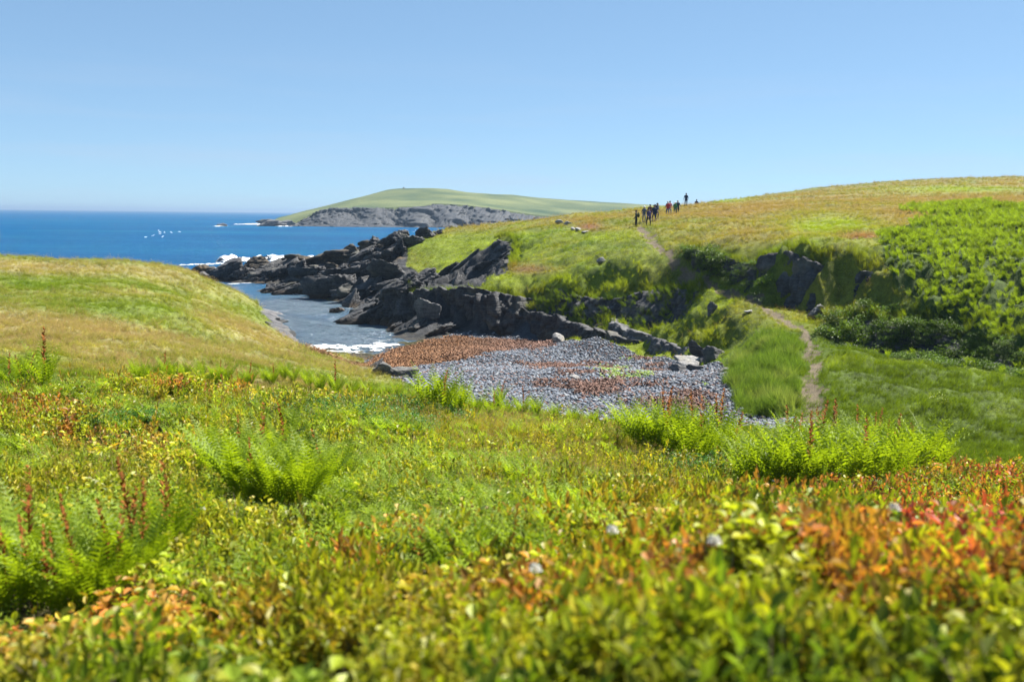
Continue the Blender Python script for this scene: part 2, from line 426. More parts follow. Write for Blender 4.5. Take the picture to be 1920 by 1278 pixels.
def mat_rock(name, dark, light, lichen, amt=0.35, sc=1.0, tide=False):
    m, t, out = new_mat(name)
    n1 = noise_node(t, 0.9*sc, 8, 0.65, obj=False); n2_ = noise_node(t, 5*sc, 6, 0.7, obj=False); n3 = noise_node(t, 0.35*sc, 4, 0.6, obj=False)
    g = N(t, 'ShaderNodeNewGeometry')
    mp_ = N(t, 'ShaderNodeMapping'); mp_.inputs['Rotation'].default_value = (0.5, 0.25, 0.3); mp_.inputs['Scale'].default_value = (0.5, 0.5, 6)
    t.links.new(g.outputs['Position'], mp_.inputs['Vector'])
    n4 = noise_node(t, 1.2*sc, 3, 0.6, vec=mp_.outputs[0])
    c = ramp(t, n1.outputs['Fac'], [(0.3, dark), (0.72, light)])
    c2 = ramp(t, n2_.outputs['Fac'], [(0.3, (.55, .55, .57)), (0.7, (1.35, 1.33, 1.3))])
    c3 = ramp(t, n4.outputs['Fac'], [(0.35, (.7, .7, .72)), (0.65, (1.2, 1.2, 1.2))])
    k = mixc(t, 1.0, c.outputs[0], c2.outputs[0], 'MULTIPLY'); k = mixc(t, 1.0, k, c3.outputs[0], 'MULTIPLY')
    lf = N(t, 'ShaderNodeMapRange'); lf.inputs['From Min'].default_value = 0.55; lf.inputs['From Max'].default_value = 0.66; lf.inputs['To Max'].default_value = amt
    t.links.new(n3.outputs['Fac'], lf.inputs['Value'])
    k = mixc(t, lf.outputs[0], k, lichen)
    if tide:
        sz = N(t, 'ShaderNodeSeparateXYZ'); t.links.new(g.outputs['Position'], sz.inputs[0])
        ta = N(t, 'ShaderNodeMath', operation='ADD'); t.links.new(sz.outputs['Z'], ta.inputs[0]); t.links.new(n1.outputs['Fac'], ta.inputs[1])
        tm = N(t, 'ShaderNodeMapRange'); tm.inputs['From Min'].default_value = 1.25; tm.inputs['From Max'].default_value = 0.85; tm.inputs['To Max'].default_value = 0.75
        t.links.new(ta.outputs[0], tm.inputs['Value']); k = mixc(t, tm.outputs[0], k, (.060, .036, .016))
    b = N(t, 'ShaderNodeBsdfPrincipled', Roughness=0.75)
    b.inputs['Specular IOR Level'].default_value = 0.35
    ad = N(t, 'ShaderNodeMath', operation='ADD'); t.links.new(n2_.outputs['Fac'], ad.inputs[0]); t.links.new(n4.outputs['Fac'], ad.inputs[1])
    bp = N(t, 'ShaderNodeBump', Strength=0.9, Distance=0.12/sc)
    t.links.new(ad.outputs[0], bp.inputs['Height']); t.links.new(bp.outputs[0], b.inputs['Normal'])
    t.links.new(k, b.inputs['Base Color']); t.links.new(b.outputs[0], out.inputs['Surface'])
    return m
def mat_leaf(name, trans=0.42, rough=0.45, spec=0.3, yellow=(1.25, 1.25, 0.55), color=None, var=0.35):
    """leaf whose colour comes from the plant's own tint"""
    m, t, out = new_mat(name)
    if color is None:
        a = N(t, 'ShaderNodeAttribute', attribute_name='tint', attribute_type='INSTANCER'); base = a.outputs['Color']
    else:
        r = N(t, 'ShaderNodeRGB'); r.outputs[0].default_value = (*color, 1); base = r.outputs[0]
    lv = N(t, 'ShaderNodeAttribute', attribute_name='lv', attribute_type='GEOMETRY')
    v = ramp(t, lv.outputs['Fac'], [(0.0, (1-var, 1-var*0.8, 1-var)), (1.0, (1+var*1.2, 1+var, 1+var*0.4))])
    c = mixc(t, 1.0, base, v.outputs[0], 'MULTIPLY')
    b = N(t, 'ShaderNodeBsdfPrincipled', Roughness=rough); b.inputs['Specular IOR Level'].default_value = spec
    tr = N(t, 'ShaderNodeBsdfTranslucent')
    ct = mixc(t, 1.0, c, yellow, 'MULTIPLY')
    t.links.new(c, b.inputs['Base Color']); t.links.new(ct, tr.inputs['Color'])
    mx = N(t, 'ShaderNodeMixShader'); mx.inputs[0].default_value = trans
    t.links.new(b.outputs[0], mx.inputs[1]); t.links.new(tr.outputs[0], mx.inputs[2]); t.links.new(mx.outputs[0], out.inputs['Surface'])
    return m
def mat_plain(name, color, rough=0.8, spec=0.2, nscale=30, nvar=0.25, bump=0.0):
    m, t, out = new_mat(name)
    n = noise_node(t, nscale, 4, 0.6)
    v = ramp(t, n.outputs['Fac'], [(0.3, (1-nvar,)*3), (0.7, (1+nvar,)*3)])
    c = mixc(t, 1.0, color, v.outputs[0], 'MULTIPLY')
    b = N(t, 'ShaderNodeBsdfPrincipled', Roughness=rough); b.inputs['Specular IOR Level'].default_value = spec
    if bump:
        bp = N(t, 'ShaderNodeBump', Strength=0.6, Distance=bump); t.links.new(n.outputs['Fac'], bp.inputs['Height']); t.links.new(bp.outputs[0], b.inputs['Normal'])
    t.links.new(c, b.inputs['Base Color']); t.links.new(b.outputs[0], out.inputs['Surface'])
    return m
def mat_tinted(name, rough=0.8, spec=0.25, nscale=8, nvar=0.3):
    m, t, out = new_mat(name)
    a = N(t, 'ShaderNodeAttribute', attribute_name='tint', attribute_type='INSTANCER')
    n = noise_node(t, nscale, 3, 0.6)
    v = ramp(t, n.outputs['Fac'], [(0.3, (1-nvar,)*3), (0.7, (1+nvar,)*3)])
    c = mixc(t, 1.0, a.outputs['Color'], v.outputs[0], 'MULTIPLY')
    b = N(t, 'ShaderNodeBsdfPrincipled', Roughness=rough); b.inputs['Specular IOR Level'].default_value = spec
    t.links.new(c, b.inputs['Base Color']); t.links.new(b.outputs[0], out.inputs['Surface'])
    return m
def mat_sea():
    m, t, out = new_mat('sea_water')
    g = N(t, 'ShaderNodeNewGeometry')
    a = N(t, 'ShaderNodeAttribute', attribute_name='turb')
    big = N(t, 'ShaderNodeMapping'); big.inputs['Scale'].default_value = (0.0035, 0.013, 1)
    t.links.new(g.outputs['Position'], big.inputs['Vector'])
    nb = noise_node(t, 1.0, 5, 0.6, vec=big.outputs[0])
    deep = ramp(t, nb.outputs['Fac'], [(0.30, (.001, .052, .145)), (0.5, (.001, .066, .168)), (0.72, (.006, .095, .180))])
    tb = ramp(t, a.outputs['Fac'], [(0.0, (0, 0, 0)), (1.0, (1, 1, 1))])
    c = mixc(t, tb.outputs[0], deep.outputs[0], (.046, .080, .112))
    wm = N(t, 'ShaderNodeMapping'); wm.inputs['Scale'].default_value = (0.55, 1.1, 1); wm.inputs['Rotation'].default_value = (0, 0, 0.25)
    t.links.new(g.outputs['Position'], wm.inputs['Vector'])
    w1 = noise_node(t, 0.22, 5, 0.6, vec=wm.outputs[0]); w2 = noise_node(t, 1.6, 5, 0.65, vec=wm.outputs[0])
    b1 = N(t, 'ShaderNodeBump', Strength=1.0, Distance=2.2); b2 = N(t, 'ShaderNodeBump', Strength=1.0, Distance=0.6)
    t.links.new(w1.outputs['Fac'], b1.inputs['Height']); t.links.new(w2.outputs['Fac'], b2.inputs['Height']); t.links.new(b1.outputs[0], b2.inputs['Normal'])
    df = N(t, 'ShaderNodeBsdfDiffuse'); gl = N(t, 'ShaderNodeBsdfGlossy', Roughness=0.16)
    t.links.new(c, df.inputs['Color']); t.links.new(b2.outputs[0], df.inputs['Normal']); t.links.new(b2.outputs[0], gl.inputs['Normal'])
    fr = N(t, 'ShaderNodeMapRange'); fr.inputs['To Min'].default_value = 0.06; fr.inputs['To Max'].default_value = 0.13; t.links.new(a.outputs['Fac'], fr.inputs['Value'])
    mx = N(t, 'ShaderNodeMixShader'); t.links.new(fr.outputs[0], mx.inputs[0]); t.links.new(df.outputs[0], mx.inputs[1]); t.links.new(gl.outputs[0], mx.inputs[2])
    t.links.new(mx.outputs[0], out.inputs['Surface'])
    return m
mat_ground(); mat_sea()
ROCKM = mat_rock('dark_slate_rock', (.016, .018, .022), (.085, .084, .085), (.15, .14, .105), 0.5, tide=True)
ROCKW = mat_rock('weed_topped_rock', (.024, .023, .022), (.085, .066, .040), (.17, .095, .022), 0.9, tide=True)
ROCKL = mat_rock('pale_grey_rock', (.16, .16, .16), (.36, .35, .33), (.22, .19, .12), 0.4, 2.0)
ROCKG = mat_rock('grey_slate_rock', (.045, .047, .055), (.15, .15, .15), (.17, .16, .11), 0.5)
ROCKF = mat_rock('headland_rock', (.010, .013, .019), (.040, .043, .047), (.09, .088, .075), 0.3, 0.25)
mat_leaf('leaf', 0.34, spec=.2, var=.42); mat_leaf('grass_blade', 0.58, 0.6, 0.08, (1.35, 1.3, 0.5)); mat_leaf('straw_head', 0.35, 0.7, 0.15, (1.1, 1.0, 0.8))
mat_plain('foam', (.55, .57, .58), 0.6, 0.2, 3, 0.25, 0.1)

# ------------------------------------------------------------------ ground colour zones
def lin(r, g, b):
    return np.array([((c/255)/12.92 if c/255 < .04045 else ((c/255+.055)/1.055)**2.4) for c in (r, g, b)])
GREEN = np.array((.125, .195, .014)); LIME = np.array((.205, .260, .016)); OLIVE = np.array((.190, .205, .022)); STRAW = np.array((.33, .285, .125))
TAN = np.array((.245, .180, .054)); DARKG = np.array((.045, .085, .012)); PINK = np.array((.22, .105, .055))
def blob(px, py, cx, cy, rx, ry, rot=0.0):
    c, s = math.cos(rot), math.sin(rot)
    dx, dy = px-cx, py-cy
    u, v = (dx*c+dy*s)/rx, (-dx*s+dy*c)/ry
    return np.exp(-np.clip(u*u+v*v, 0, 40))
def grass_tint(x, y, z):
    """living colour of the grass sward, with bank shade painted in (flowering grass is pinkish straw, wet hollows are green)"""
    px, py = proj(x, y, z)
    a = n2(x, y, 9, 4, 11.0); b = n2(x, y, 3.0, 3, 21.0); c = n2(x, y, 22, 3, 31.0)
    col = GREEN[None]*(np.ones(len(x)))[:, None]
    def mix(col, tgt, f): f = np.clip(f, 0, 1)[:, None]; return col*(1-f)+tgt[None]*f
    col = mix(col, OLIVE, 0.45+0.8*a+0.3*b)
    col = mix(col, LIME, sstep(0.05, 0.5, c+0.5*b)*np.where(px < 760, .4, .7))
    left = (px < 760) & (y > 24) & (y < 125)
    col = mix(col, STRAW, left*(sstep(-0.1, 0.55, a+0.5*b)*0.5))
    col = mix(col, STRAW, left*0.95*(blob(px, py, 150, 615, 330, 34, 0.12)+blob(px, py, 560, 668, 180, 18, 0.22)+blob(px, py, 480, 620, 190, 16, 0.30)+blob(px, py, 60, 500, 330, 16, 0.04)+0.7*blob(px, py, 390, 545, 130, 18, .3)))
    col = mix(col, GREEN, left*0.6*(blob(px, py, 350, 620, 220, 16, 0.26)+blob(px, py, 100, 570, 190, 22, 0.1)+blob(px, py, 470, 590, 130, 20, .35)+blob(px, py, 290, 575, 80, 14, .2)+blob(px, py, 600, 670, 60, 16, .3)))
    hill = (px > 780) & (y > 70)
    col = mix(col, TAN, hill*(sstep(455, 400, py)*(0.62+0.5*a)))
    col = mix(col, TAN, hill*1.2*(blob(px, py, 1650, 410, 330, 20, -0.12)+blob(px, py, 1400, 395, 120, 12, -.1)))
    col = mix(col, LIME, hill*1.2*(blob(px, py, 1560, 425, 110, 22)+blob(px, py, 1700, 455, 120, 14)+blob(px, py, 900, 470, 120, 26)+blob(px, py, 1000, 525, 120, 16)+blob(px, py, 1120, 442, 70, 8)+blob(px, py, 1800, 356, 130, 5)+blob(px, py, 1350, 375, 50, 5)+blob(px, py, 1300, 560, 120, 40)))
    col = mix(col, PINK, hill*(blob(px, py, 1105, 425, 26, 8)+0.8*blob(px, py, 990, 505, 45, 9)+0.5*blob(px, py, 880, 415, 60, 8)+blob(px, py, 1620, 445, 50, 9)))
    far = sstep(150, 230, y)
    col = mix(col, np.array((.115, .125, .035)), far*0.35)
    bank = blob(px, py, 1180, 590, 130, 40)+blob(px, py, 1440, 540, 60, 50)+blob(px, py, 1340, 490, 90, 20)  # shade of the steep banks, put into the grass colour
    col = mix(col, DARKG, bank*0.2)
    mead = (px > 1360) & (y < 60) & (y > 22)
    col = mix(col, GREEN*0.95, mead*0.9); col = mix(col, np.array((.075, .115, .008)), mead*.85); col = mix(col, LIME, mead*sstep(.1, .6, a+.4*b)*0.45)
    return col*(1+0.22*b)[:, None]
def zones(x, y, z, slope=None):
    z_ = {}
    z_['beach'] = in_poly(x, y, BEACH)
    z_['rock'] = in_poly(x, y, ROCKS)
    z_['rock'] = z_['rock'] | ((x < 3) & (x > -22) & (y > 86) & (y < 112) & (z < 3.0) & ~z_['beach'])
    z_['path'] = (dist_line(x, y, PATH) < 0.34+0.55*n2(x, y, 1.3, 3, 3.0)+0.10*sstep(62, 54, y)) & (y < 103)
    z_['sea'] = z < 0.05
    return z_
WEED = plan([(560,668,69),(650,682,67),(700,668,72),(735,652,78),(780,640,82),(850,622,88),(1000,628,86),(1035,642,81),(960,655,76.5),(880,668,70),(800,672,69),(720,684,66),(650,694,64)])
def weed_amount(x, y, z):
    px, py = proj(x, y, z)
    k = in_poly(x, y, WEED)*1.0
    nz = n2(x, y, 3.5, 4, 41.0)
    st = 1.1*blob(px, py, 1150, 738, 110, 24, 0.12)+blob(px, py, 1050, 640, 70, 9, -0.2)+0.8*blob(px, py, 1060, 690, 80, 12, 0.1)+0.8*blob(px, py, 1230, 690, 40, 16, .4)+0.8*blob(px, py, 1330, 735, 60, 14)+0.7*blob(px, py, 1120, 690, 60, 10)+0.8*blob(px, py, 1250, 765, 90, 10)+.6*blob(px, py, 1240, 662, 40, 10, .3)
    return np.clip(k*(1.1+nz*0.6) + st*(0.30+1.3*nz), 0, 1)

# ------------------------------------------------------------------ terrain
th = np.concatenate([np.linspace(-80, -31, 60), np.linspace(-31, 31, 640)[1:], np.linspace(31, 80, 60)[1:]])
rr = np.concatenate([np.geomspace(1.0, 24, 70), np.linspace(24, 40, 50)[1:], np.linspace(40, 172, 400)[1:], np.geomspace(172, 360, 60)[1:]])
TH, RR = np.meshgrid(np.radians(th), rr, indexing='ij')
X = (RR*np.sin(TH)).ravel(); Y = (RR*np.cos(TH)).ravel()
Z = height(X, Y)
TV = np.stack([X, Y, Z], 1)
tf = grid_faces(len(th), len(rr))[:, ::-1]
zz = Z[tf]
tf = tf[(zz.max(1) > -1.6)]
ground = mesh_obj('ground', TV, tf, MAT['turf_and_beach'], smooth=True)
tag(ground, 'grassy coastal ground falling to a cove', 'ground', kind='structure')
zn = zones(X, Y, Z)
gc = grass_tint(X, Y, Z)*0.75
SOIL = np.array((.055, .048, .018))
near = sstep(26, 20, Y)
gc = gc*(1-near[:, None]) + SOIL[None]*near[:, None]
fz_ = in_poly(X, Y, plan([(1640,452,73.5),(1760,400,84),(1925,385,86),(2300,400,75),(2300,640,52),(1925,640,51.5),(1840,590,55),(1745,560,58.2),(1690,530,61),(1660,520,63)]))
gc[fz_] = (.055, .085, .014)
gc[zn['path']] = (.135, .108, .072)
wa = weed_amount(X, Y, Z)[:, None]
peb = np.array((.05, .06, .075))[None]*(1+0.3*n2(X, Y, 2.0, 3, 51.0))[:, None]
bc = peb*(1-wa) + np.array((.10, .040, .020))[None]*wa
gc[zn['beach']] = bc[zn['beach']]
rc = np.array((.045, .046, .050))[None]*(1+0.5*n2(X, Y, 1.2, 4, 61.0))[:, None]
top = (sstep(0.0, 0.4, n2(X, Y, 5.0, 3, 71.0))*(Y > 118)*(X < -14))[:, None]
rc = rc*(1-top*.6) + np.array((.10, .062, .018))[None]*top*.6
gc[zn['rock']] = rc[zn['rock']]
wet = (Z < 0.35) & ~zn['beach']
gc[wet] = np.minimum(gc[wet], np.array((.05, .045, .04)))
set_col(ground.data, 'gcol', np.clip(gc, 0.003, 1))

def hz(x, y): return float(height(np.array([x]), np.array([y]))[0])

# ------------------------------------------------------------------ sea
ths = np.radians(np.concatenate([np.linspace(-88, -32, 20), np.linspace(-32, 12, 160)[1:], np.linspace(12, 88, 40)[1:]]))
rs = np.concatenate([np.linspace(62, 260, 150), np.geomspace(260, 24000, 110)[1:]])
TS, RS = np.meshgrid(ths, rs, indexing='ij')
sx, sy = (RS*np.sin(TS)).ravel(), (RS*np.cos(TS)).ravel()
szz = (n2(sx, sy, 4.0, 3, 5.0)*0.05 + n2(sx, sy, 14.0, 2, 15.0)*0.05)*sstep(400, 120, np.hypot(sx, sy))
sea = mesh_obj('sea', np.stack([sx, sy, szz], 1), grid_faces(len(ths), len(rs))[:, ::-1], MAT['sea_water'], smooth=True)
tag(sea, 'blue sea running into a sheltered cove', 'sea', kind='structure')
turb = sstep(150, 118, sy)*sstep(-34, -24, sx+0.06*sy-4) * (0.75+0.35*n2(sx, sy, 12, 3, 25.0)) + 0.35*sstep(170, 150, sy)
turb = np.clip(turb*(sy < 172), 0, 1)
set_col(sea.data, 'turb', np.stack([turb]*3, 1))
#@@PART2
_ds = np.concatenate([np.linspace(1.2, 30, 300), np.linspace(30, 320, 1500)[1:]])
def hit(px, py, dmin=1.2):
    """where the sight line of a photo pixel meets the ground or the sea"""
    p1 = at(px, py, 1.0); dirv = p1 - np.array((0, 0, CAMZ))
    P = np.array((0, 0, CAMZ))[None] + _ds[:, None]*dirv[None]
    h = np.maximum(height(P[:, 0], P[:, 1]), 0.0)
    k = np.where((P[:, 2] <= h) & (_ds > dmin))[0]
    if not len(k): return at_z(px, py, 0.0)
    q = P[k[0]].copy(); q[2] = h[k[0]]; return q

# ------------------------------------------------------------------ crags and cliff walls
def resample(P, n):
    P = np.asarray(P, float)
    s = np.concatenate([[0], np.cumsum(np.linalg.norm(np.diff(P[:, :2], axis=0), axis=1))])
    t = np.linspace(0, s[-1], n)
    return np.stack([np.interp(t, s, P[:, k]) for k in range(3)], 1), s[-1]
def cliff(name, tops, feet, label, amp=0.45, cell=0.9, mat=None, res=0.13, flip=1, seed=0.0, back=1.6, lift=-0.22, ragged=0.30, out=0.30):
    A = np.array([at(*p) for p in tops]); B = np.array([at(*p) for p in feet])
    ln = resample(A, 2)[1]; hgt = np.abs(A[:, 2].mean()-B[:, 2].mean())+0.3
    nu = int(min(420, max(30, ln/res))); nv = int(min(120, max(16, hgt/res)))
    A, _ = resample(A, nu); B, _ = resample(B, nu)
    M = (A+B)/2
    tan = np.gradient(M[:, :2], axis=0); ker = np.ones(9)/9
    tan = np.stack([np.convolve(np.pad(tan[:, k], 4, 'edge'), ker, 'valid') for k in (0, 1)], 1)
    tan /= np.linalg.norm(tan, axis=1)[:, None]+1e-9
    nor = np.stack([tan[:, 1], -tan[:, 0]], 1)*flip
    A[:, 2] += ragged*n2(A[:, 0], A[:, 1], 1.4, 3, seed+2) + lift
    v = np.linspace(-0.25, 1.18, nv+10)
    P = np.zeros((nu, len(v), 3))
    for j, t in enumerate(v):
        if t < 0:
            P[:, j, :] = A; P[:, j, :2] += nor*(t/0.25*back)[..., None] if False else nor*(t/0.25)*back
            P[:, j, 2] -= 0.55*(-t/0.25)**1.3
        else:
            P[:, j] = A*(1-t)+B*t
    q = P.reshape(-1, 3)
    tilt = np.stack([q[:, 0]*0.95+q[:, 2]*0.25, q[:, 1], q[:, 2]*0.95-q[:, 0]*0.25], 1)
    f1, f2, val = worley(tilt/np.array((cell, cell, cell*4.0))[None]+seed)
    g1, g2, val2 = worley(tilt/np.array((cell*3.2, cell*2.6, cell*9))[None]+seed+9)
    h1, h2, val3 = worley(tilt/np.array((cell*.4, cell*.4, cell*1.2))[None]+seed+5)
    dsp = amp*((val-0.5)*1.0 + (val2-0.5)*1.4 + (val3-.5)*0.45 - 0.5*np.exp(-((f2-f1)/0.10)**2) + 0.25*fbm(q*1.7/cell, 3))
    dsp = dsp.reshape(nu, len(v))
    vv = np.clip(v, 0, 1)
    P[:, :, :2] += nor[:, None, :]*(dsp + out)[..., None]
    P[:, :, 2] += 0.22*dsp*(v < 0.15)[None]
    edge = np.minimum(np.arange(nu), np.arange(nu)[::-1])
    pull = (1-sstep(0, 8, edge))*0.9
    P[:, :, :2] -= nor[:, None, :]*pull[:, None, None]
    f = grid_faces(nu, len(v))
    if flip > 0: f = f[:, ::-1]
    o = mesh_obj(name, P.reshape(-1, 3), f, mat or ROCKM)
    tag(o, label, 'cliff', kind='structure')
    return o
for c_ in CLIFFS:
    nm_, tp_, ft_, lb_, am_, ce_, mt_, sd_ = c_
    cliff(nm_, tp_, ft_, lb_, am_, ce_, mat=MAT[mt_], seed=sd_, out={1: 1.1, 3: .6, 5: .35, 7: .45, 11: .6, 37: .35}.get(sd_, .4), lift={1: .1, 3: .1, 5: -.2, 7: -.25, 37: -.25, 17: -.9}.get(sd_, -.6 if sd_ == 23 else -.2))

# ------------------------------------------------------------------ rocks
def rock_mesh(name, seed, mat, sub=4, flat=1.0, ncut=9, slab=0.0, rough=1.0):
    r = np.random.default_rng(seed)
    bm = bmesh.new(); bmesh.ops.create_icosphere(bm, subdivisions=sub, radius=1.0)
    co = np.array([v.co[:] for v in bm.verts]); fs = np.array([[v.index for v in f.verts] for f in bm.faces]); bm.free()
    nrm = r.normal(size=(ncut, 3)); nrm /= np.linalg.norm(nrm, axis=1)[:, None]
    dist = r.uniform(0.38, 0.85, ncut)
    if slab:
        nrm[:4] = nrm[:4]*0.16 + np.array((0.0, 0.0, 1.0)); nrm[2:4] *= -1; nrm /= np.linalg.norm(nrm, axis=1)[:, None]
        dist[:4] = r.uniform(0.30, 0.55, 4)
    dots = co @ nrm.T
    rad = np.where(dots > 0.05, dist[None]/np.maximum(dots, 0.05), 9).min(1)
    p = co*np.minimum(rad, 1.3)[:, None]
    f1, f2, v = worley(p*np.array((1.3, 1.9, 3.4)) + seed*3.1)
    g1, g2, v2 = worley(p*np.array((3.2, 4.2, 8.0)) + seed*1.7)
    k1, k2, v3 = worley(p*np.array((7.0, 9.0, 17.0)) + seed*2.3)
    p = p*(1 + rough*(0.07*(v3-.5) + 0.34*(v-0.5) + 0.14*(v2-.5) - 0.07*np.exp(-((f2-f1)/0.1)**2) + 0.05*fbm(p*4+seed, 3)))[:, None]
    p[:, 2] *= flat
    o = mesh_obj(name, p, fs, mat, link=False)
    return o.data
RM = [rock_mesh('rock', 100+k, ROCKM, 5, 0.9, 9, slab=(k % 3 > 0)) for k in range(10)]
RMW = [rock_mesh('rock', 200+k, ROCKW, 4, 0.8, 10) for k in range(3)]
RML = [rock_mesh('rock', 300+k, ROCKL, 4, 0.8, 9, 0, .5) for k in range(3)]
RMG = [rock_mesh('rock', 400+k, ROCKG, 4, 0.9, 8, 0, .5) for k in range(3)]
def rock(px, py, wpx, hpx, meshes, label, cat='rock', group=None, name='rock', rot=None, sink=0.35, dmin=40, deep=0.8, tilt=0.25):
    q = hit(px, py, dmin)
    sc = q[1]/F
    w_, h_ = wpx*sc, hpx*sc
    me = random.choice(meshes)
    o = bpy.data.objects.new(name, me); COL.objects.link(o)
    o.scale = (w_*0.56, w_*0.56*deep, h_/(1.0-sink*0.5)*0.80)
    o.rotation_euler = (random.uniform(-tilt, tilt), random.uniform(-tilt, tilt) - (0.35 if meshes is RM else 0), random.uniform(-0.5, 0.5) if rot is None else rot)
    o.location = (q[0], q[1]+w_*0.3*deep, q[2] + h_*0.5*(1-sink)*0.8)
    tag(o, label, cat, group)
    return o
GP = 'dark rocks of the point'
def point_label(px, py, size):
    big = 'big' if size > 3.2 else ('middling' if size > 1.7 else 'small')
    if py < 482 - 0.28*(px-640) + 14 and px > 630: return big + ' dark rock along the slanting ridge above the sea'
    if px > 730 and py > 480: return big + ' dark rock in the mouth of the shaded gully'
    if py > 532: return big + ' dark rock at the waterline of the inlet'
    if px < 560: return big + ' jagged dark rock in the outermost row by the surf'
    return big + ' jagged dark rock on the broad part of the rocky point'
GW = 'weed capped rocks at the seaward end'; LW = 'rock capped with golden brown weed at the seaward end of the point'
for a in [(375,518,44,24),(480,503,62,22),(560,500,60,18),(602,503,74,26),(645,497,80,26),(662,482,64,26),(690,474,40,20),(540,512,40,18),(620,512,50,22)]:
    rock(*a, RMW, LW, group=GW, dmin=100)
for a in [(425,522,78,42),(455,524,50,26),(395,522,36,24),(500,520,60,26),(525,518,60,36),(560,516,50,30),(590,522,66,30),(640,524,74,34),(675,520,60,36),(700,500,70,30),(510,549,64,20),(555,552,66,28),(592,556,44,28),
          (634,557,92,58),(668,556,66,38),(700,548,56,34),(735,530,60,40),(720,500,50,34),(745,480,60,30),(690,490,50,26),(762,545,70,44),(800,535,60,30),(705,470,44,26),(775,460,40,22),(800,447,36,16),(822,440,26,12),(735,462,46,26),(752,470,40,28),(680,505,40,22),(650,535,44,26)]:
    rock(*a, RM, point_label(a[0], a[1], a[2]*140/F), group=GP, dmin=96)
rs_ = np.random.default_rng(11)
cnt = 0
while cnt < 150:
    x_, y_ = rs_.uniform(-60, 0), rs_.uniform(96, 176)
    if not in_poly(np.array([x_]), np.array([y_]), ROCKS)[0]: continue
    z_ = hz(x_, y_)
    if z_ < -0.4 or (y_ < 108): continue
    p_ = proj(x_, y_, z_)
    s_ = rs_.uniform(0.4, 1.5)
    o = bpy.data.objects.new('rock', RM[rs_.integers(len(RM))]); COL.objects.link(o)
    o.location = (x_, y_, z_+0.1*s_); o.scale = (s_*rs_.uniform(1.0, 1.9), s_*rs_.uniform(.5, .9), s_*rs_.uniform(.5, 1.0))
    o.rotation_euler = (rs_.uniform(-.3, .3), rs_.uniform(-.9, -.1), rs_.uniform(-.4, .8))
    tag(o, point_label(p_[0], p_[1], s_*2), 'rock', GP); cnt += 1
# rocks that stand apart
rock(700,606,104,56, RM, 'large dark rounded rock ending the shaded cove wall in the water', name='rock', dmin=60)
rock(632,587,24,15, RM, 'small pointed black rock alone in the cove water', dmin=60, sink=0.2)
rock(656,601,30,12, RM, 'low wet rock in the cove water off the big dark rock', dmin=60)
rock(672,594,34,16, RM, 'low black rock awash against the big dark rock', dmin=60)
rock(799,603,40,46, RMG, 'upright grey boulder leaning on the shaded cove wall', 'boulder', name='boulder', dmin=60, sink=0.1)
rock(612,556,26,14, RMG, 'small pale boulder at the waterline below the dark point', 'boulder', name='boulder', dmin=90)
rock(826,626,56,20, RM, 'flat dark rock between the shallow water and the seaweed', dmin=60)
rock(792,613,44,16, RM, 'low wet rock at the foot of the upright grey boulder', dmin=60)
rock(850,616,40,14, RM, 'dark rock edging the narrow channel behind the seaweed', dmin=60)
rock(742,618,40,9, RM, 'thin dark rock ribbon awash in the cove shallows', dmin=60)
rock(745,712,60,22, RMG, 'grey boulder by the stream below the grassy headland', 'boulder', name='boulder', dmin=52)
rock(712,703,36,18, RMG, 'smaller grey boulder by the stream below the grassy headland', 'boulder', name='boulder', dmin=52)
rock(700,692,44,12, RM, 'flat dark stone on the weed below the grassy headland', 'stone', name='stone', dmin=52)
rock(1294,692,46,30, RML, 'pale grey boulder lying on the blue pebbles', 'boulder', name='boulder', dmin=45)
rock(1272,697,26,16, RMG, 'flat grey stone beside the pale boulder', 'stone', name='stone', dmin=45)
rock(1303,696,24,13, RMG, 'small dark stone in front of the pale boulder', 'stone', name='stone', dmin=45)
rock(1338,676,34,28, RMG, 'grey upright boulder under the grass bank', 'boulder', name='boulder', dmin=45)
rock(1312,674,28,26, RM, 'dark boulder under the grass bank', 'boulder', name='boulder', dmin=45)
rock(1362,698,26,8, RMG, 'flat stone slab where pebbles meet the tussocks', 'stone', name='stone', dmin=45)
rock(1046,643,24,16, RML, 'white edged block at the end of the seaweed bank', 'boulder', name='boulder', dmin=60)
rock(1076,712,18,8, RML, 'small whitish stone alone on the pebbles', 'stone', name='stone', dmin=45)
rock(1130,492,16,7, RML, 'pale stone showing in the turf above the cove', 'stone', name='stone', dmin=60)
for a in [(1052,419,16,5),(1066,421,14,5),(1085,434,14,5),(1098,436,12,4),(1075,433,12,5)]:
    rock(*a, RML, 'pale stone in a bare patch of the hilltop turf', 'stone', 'stones in the hilltop turf', name='stone', dmin=80)
rock(1335,590,14,26, RMG, 'narrow grey stone standing in the grass bank', 'stone', name='stone', dmin=55, rot=0.2)
rock(1405,588,14,8, RML, 'small pale stone on the grass bank beside the path', 'stone', name='stone', dmin=55)
rock(1530,600,26,22, RMG, 'grey stone at the foot of the crag beside the path', 'stone', name='stone', dmin=50)
rock(380,520,18,10, RMG, 'grey stone at the tip of the grassy headland', 'stone', name='stone', dmin=70)

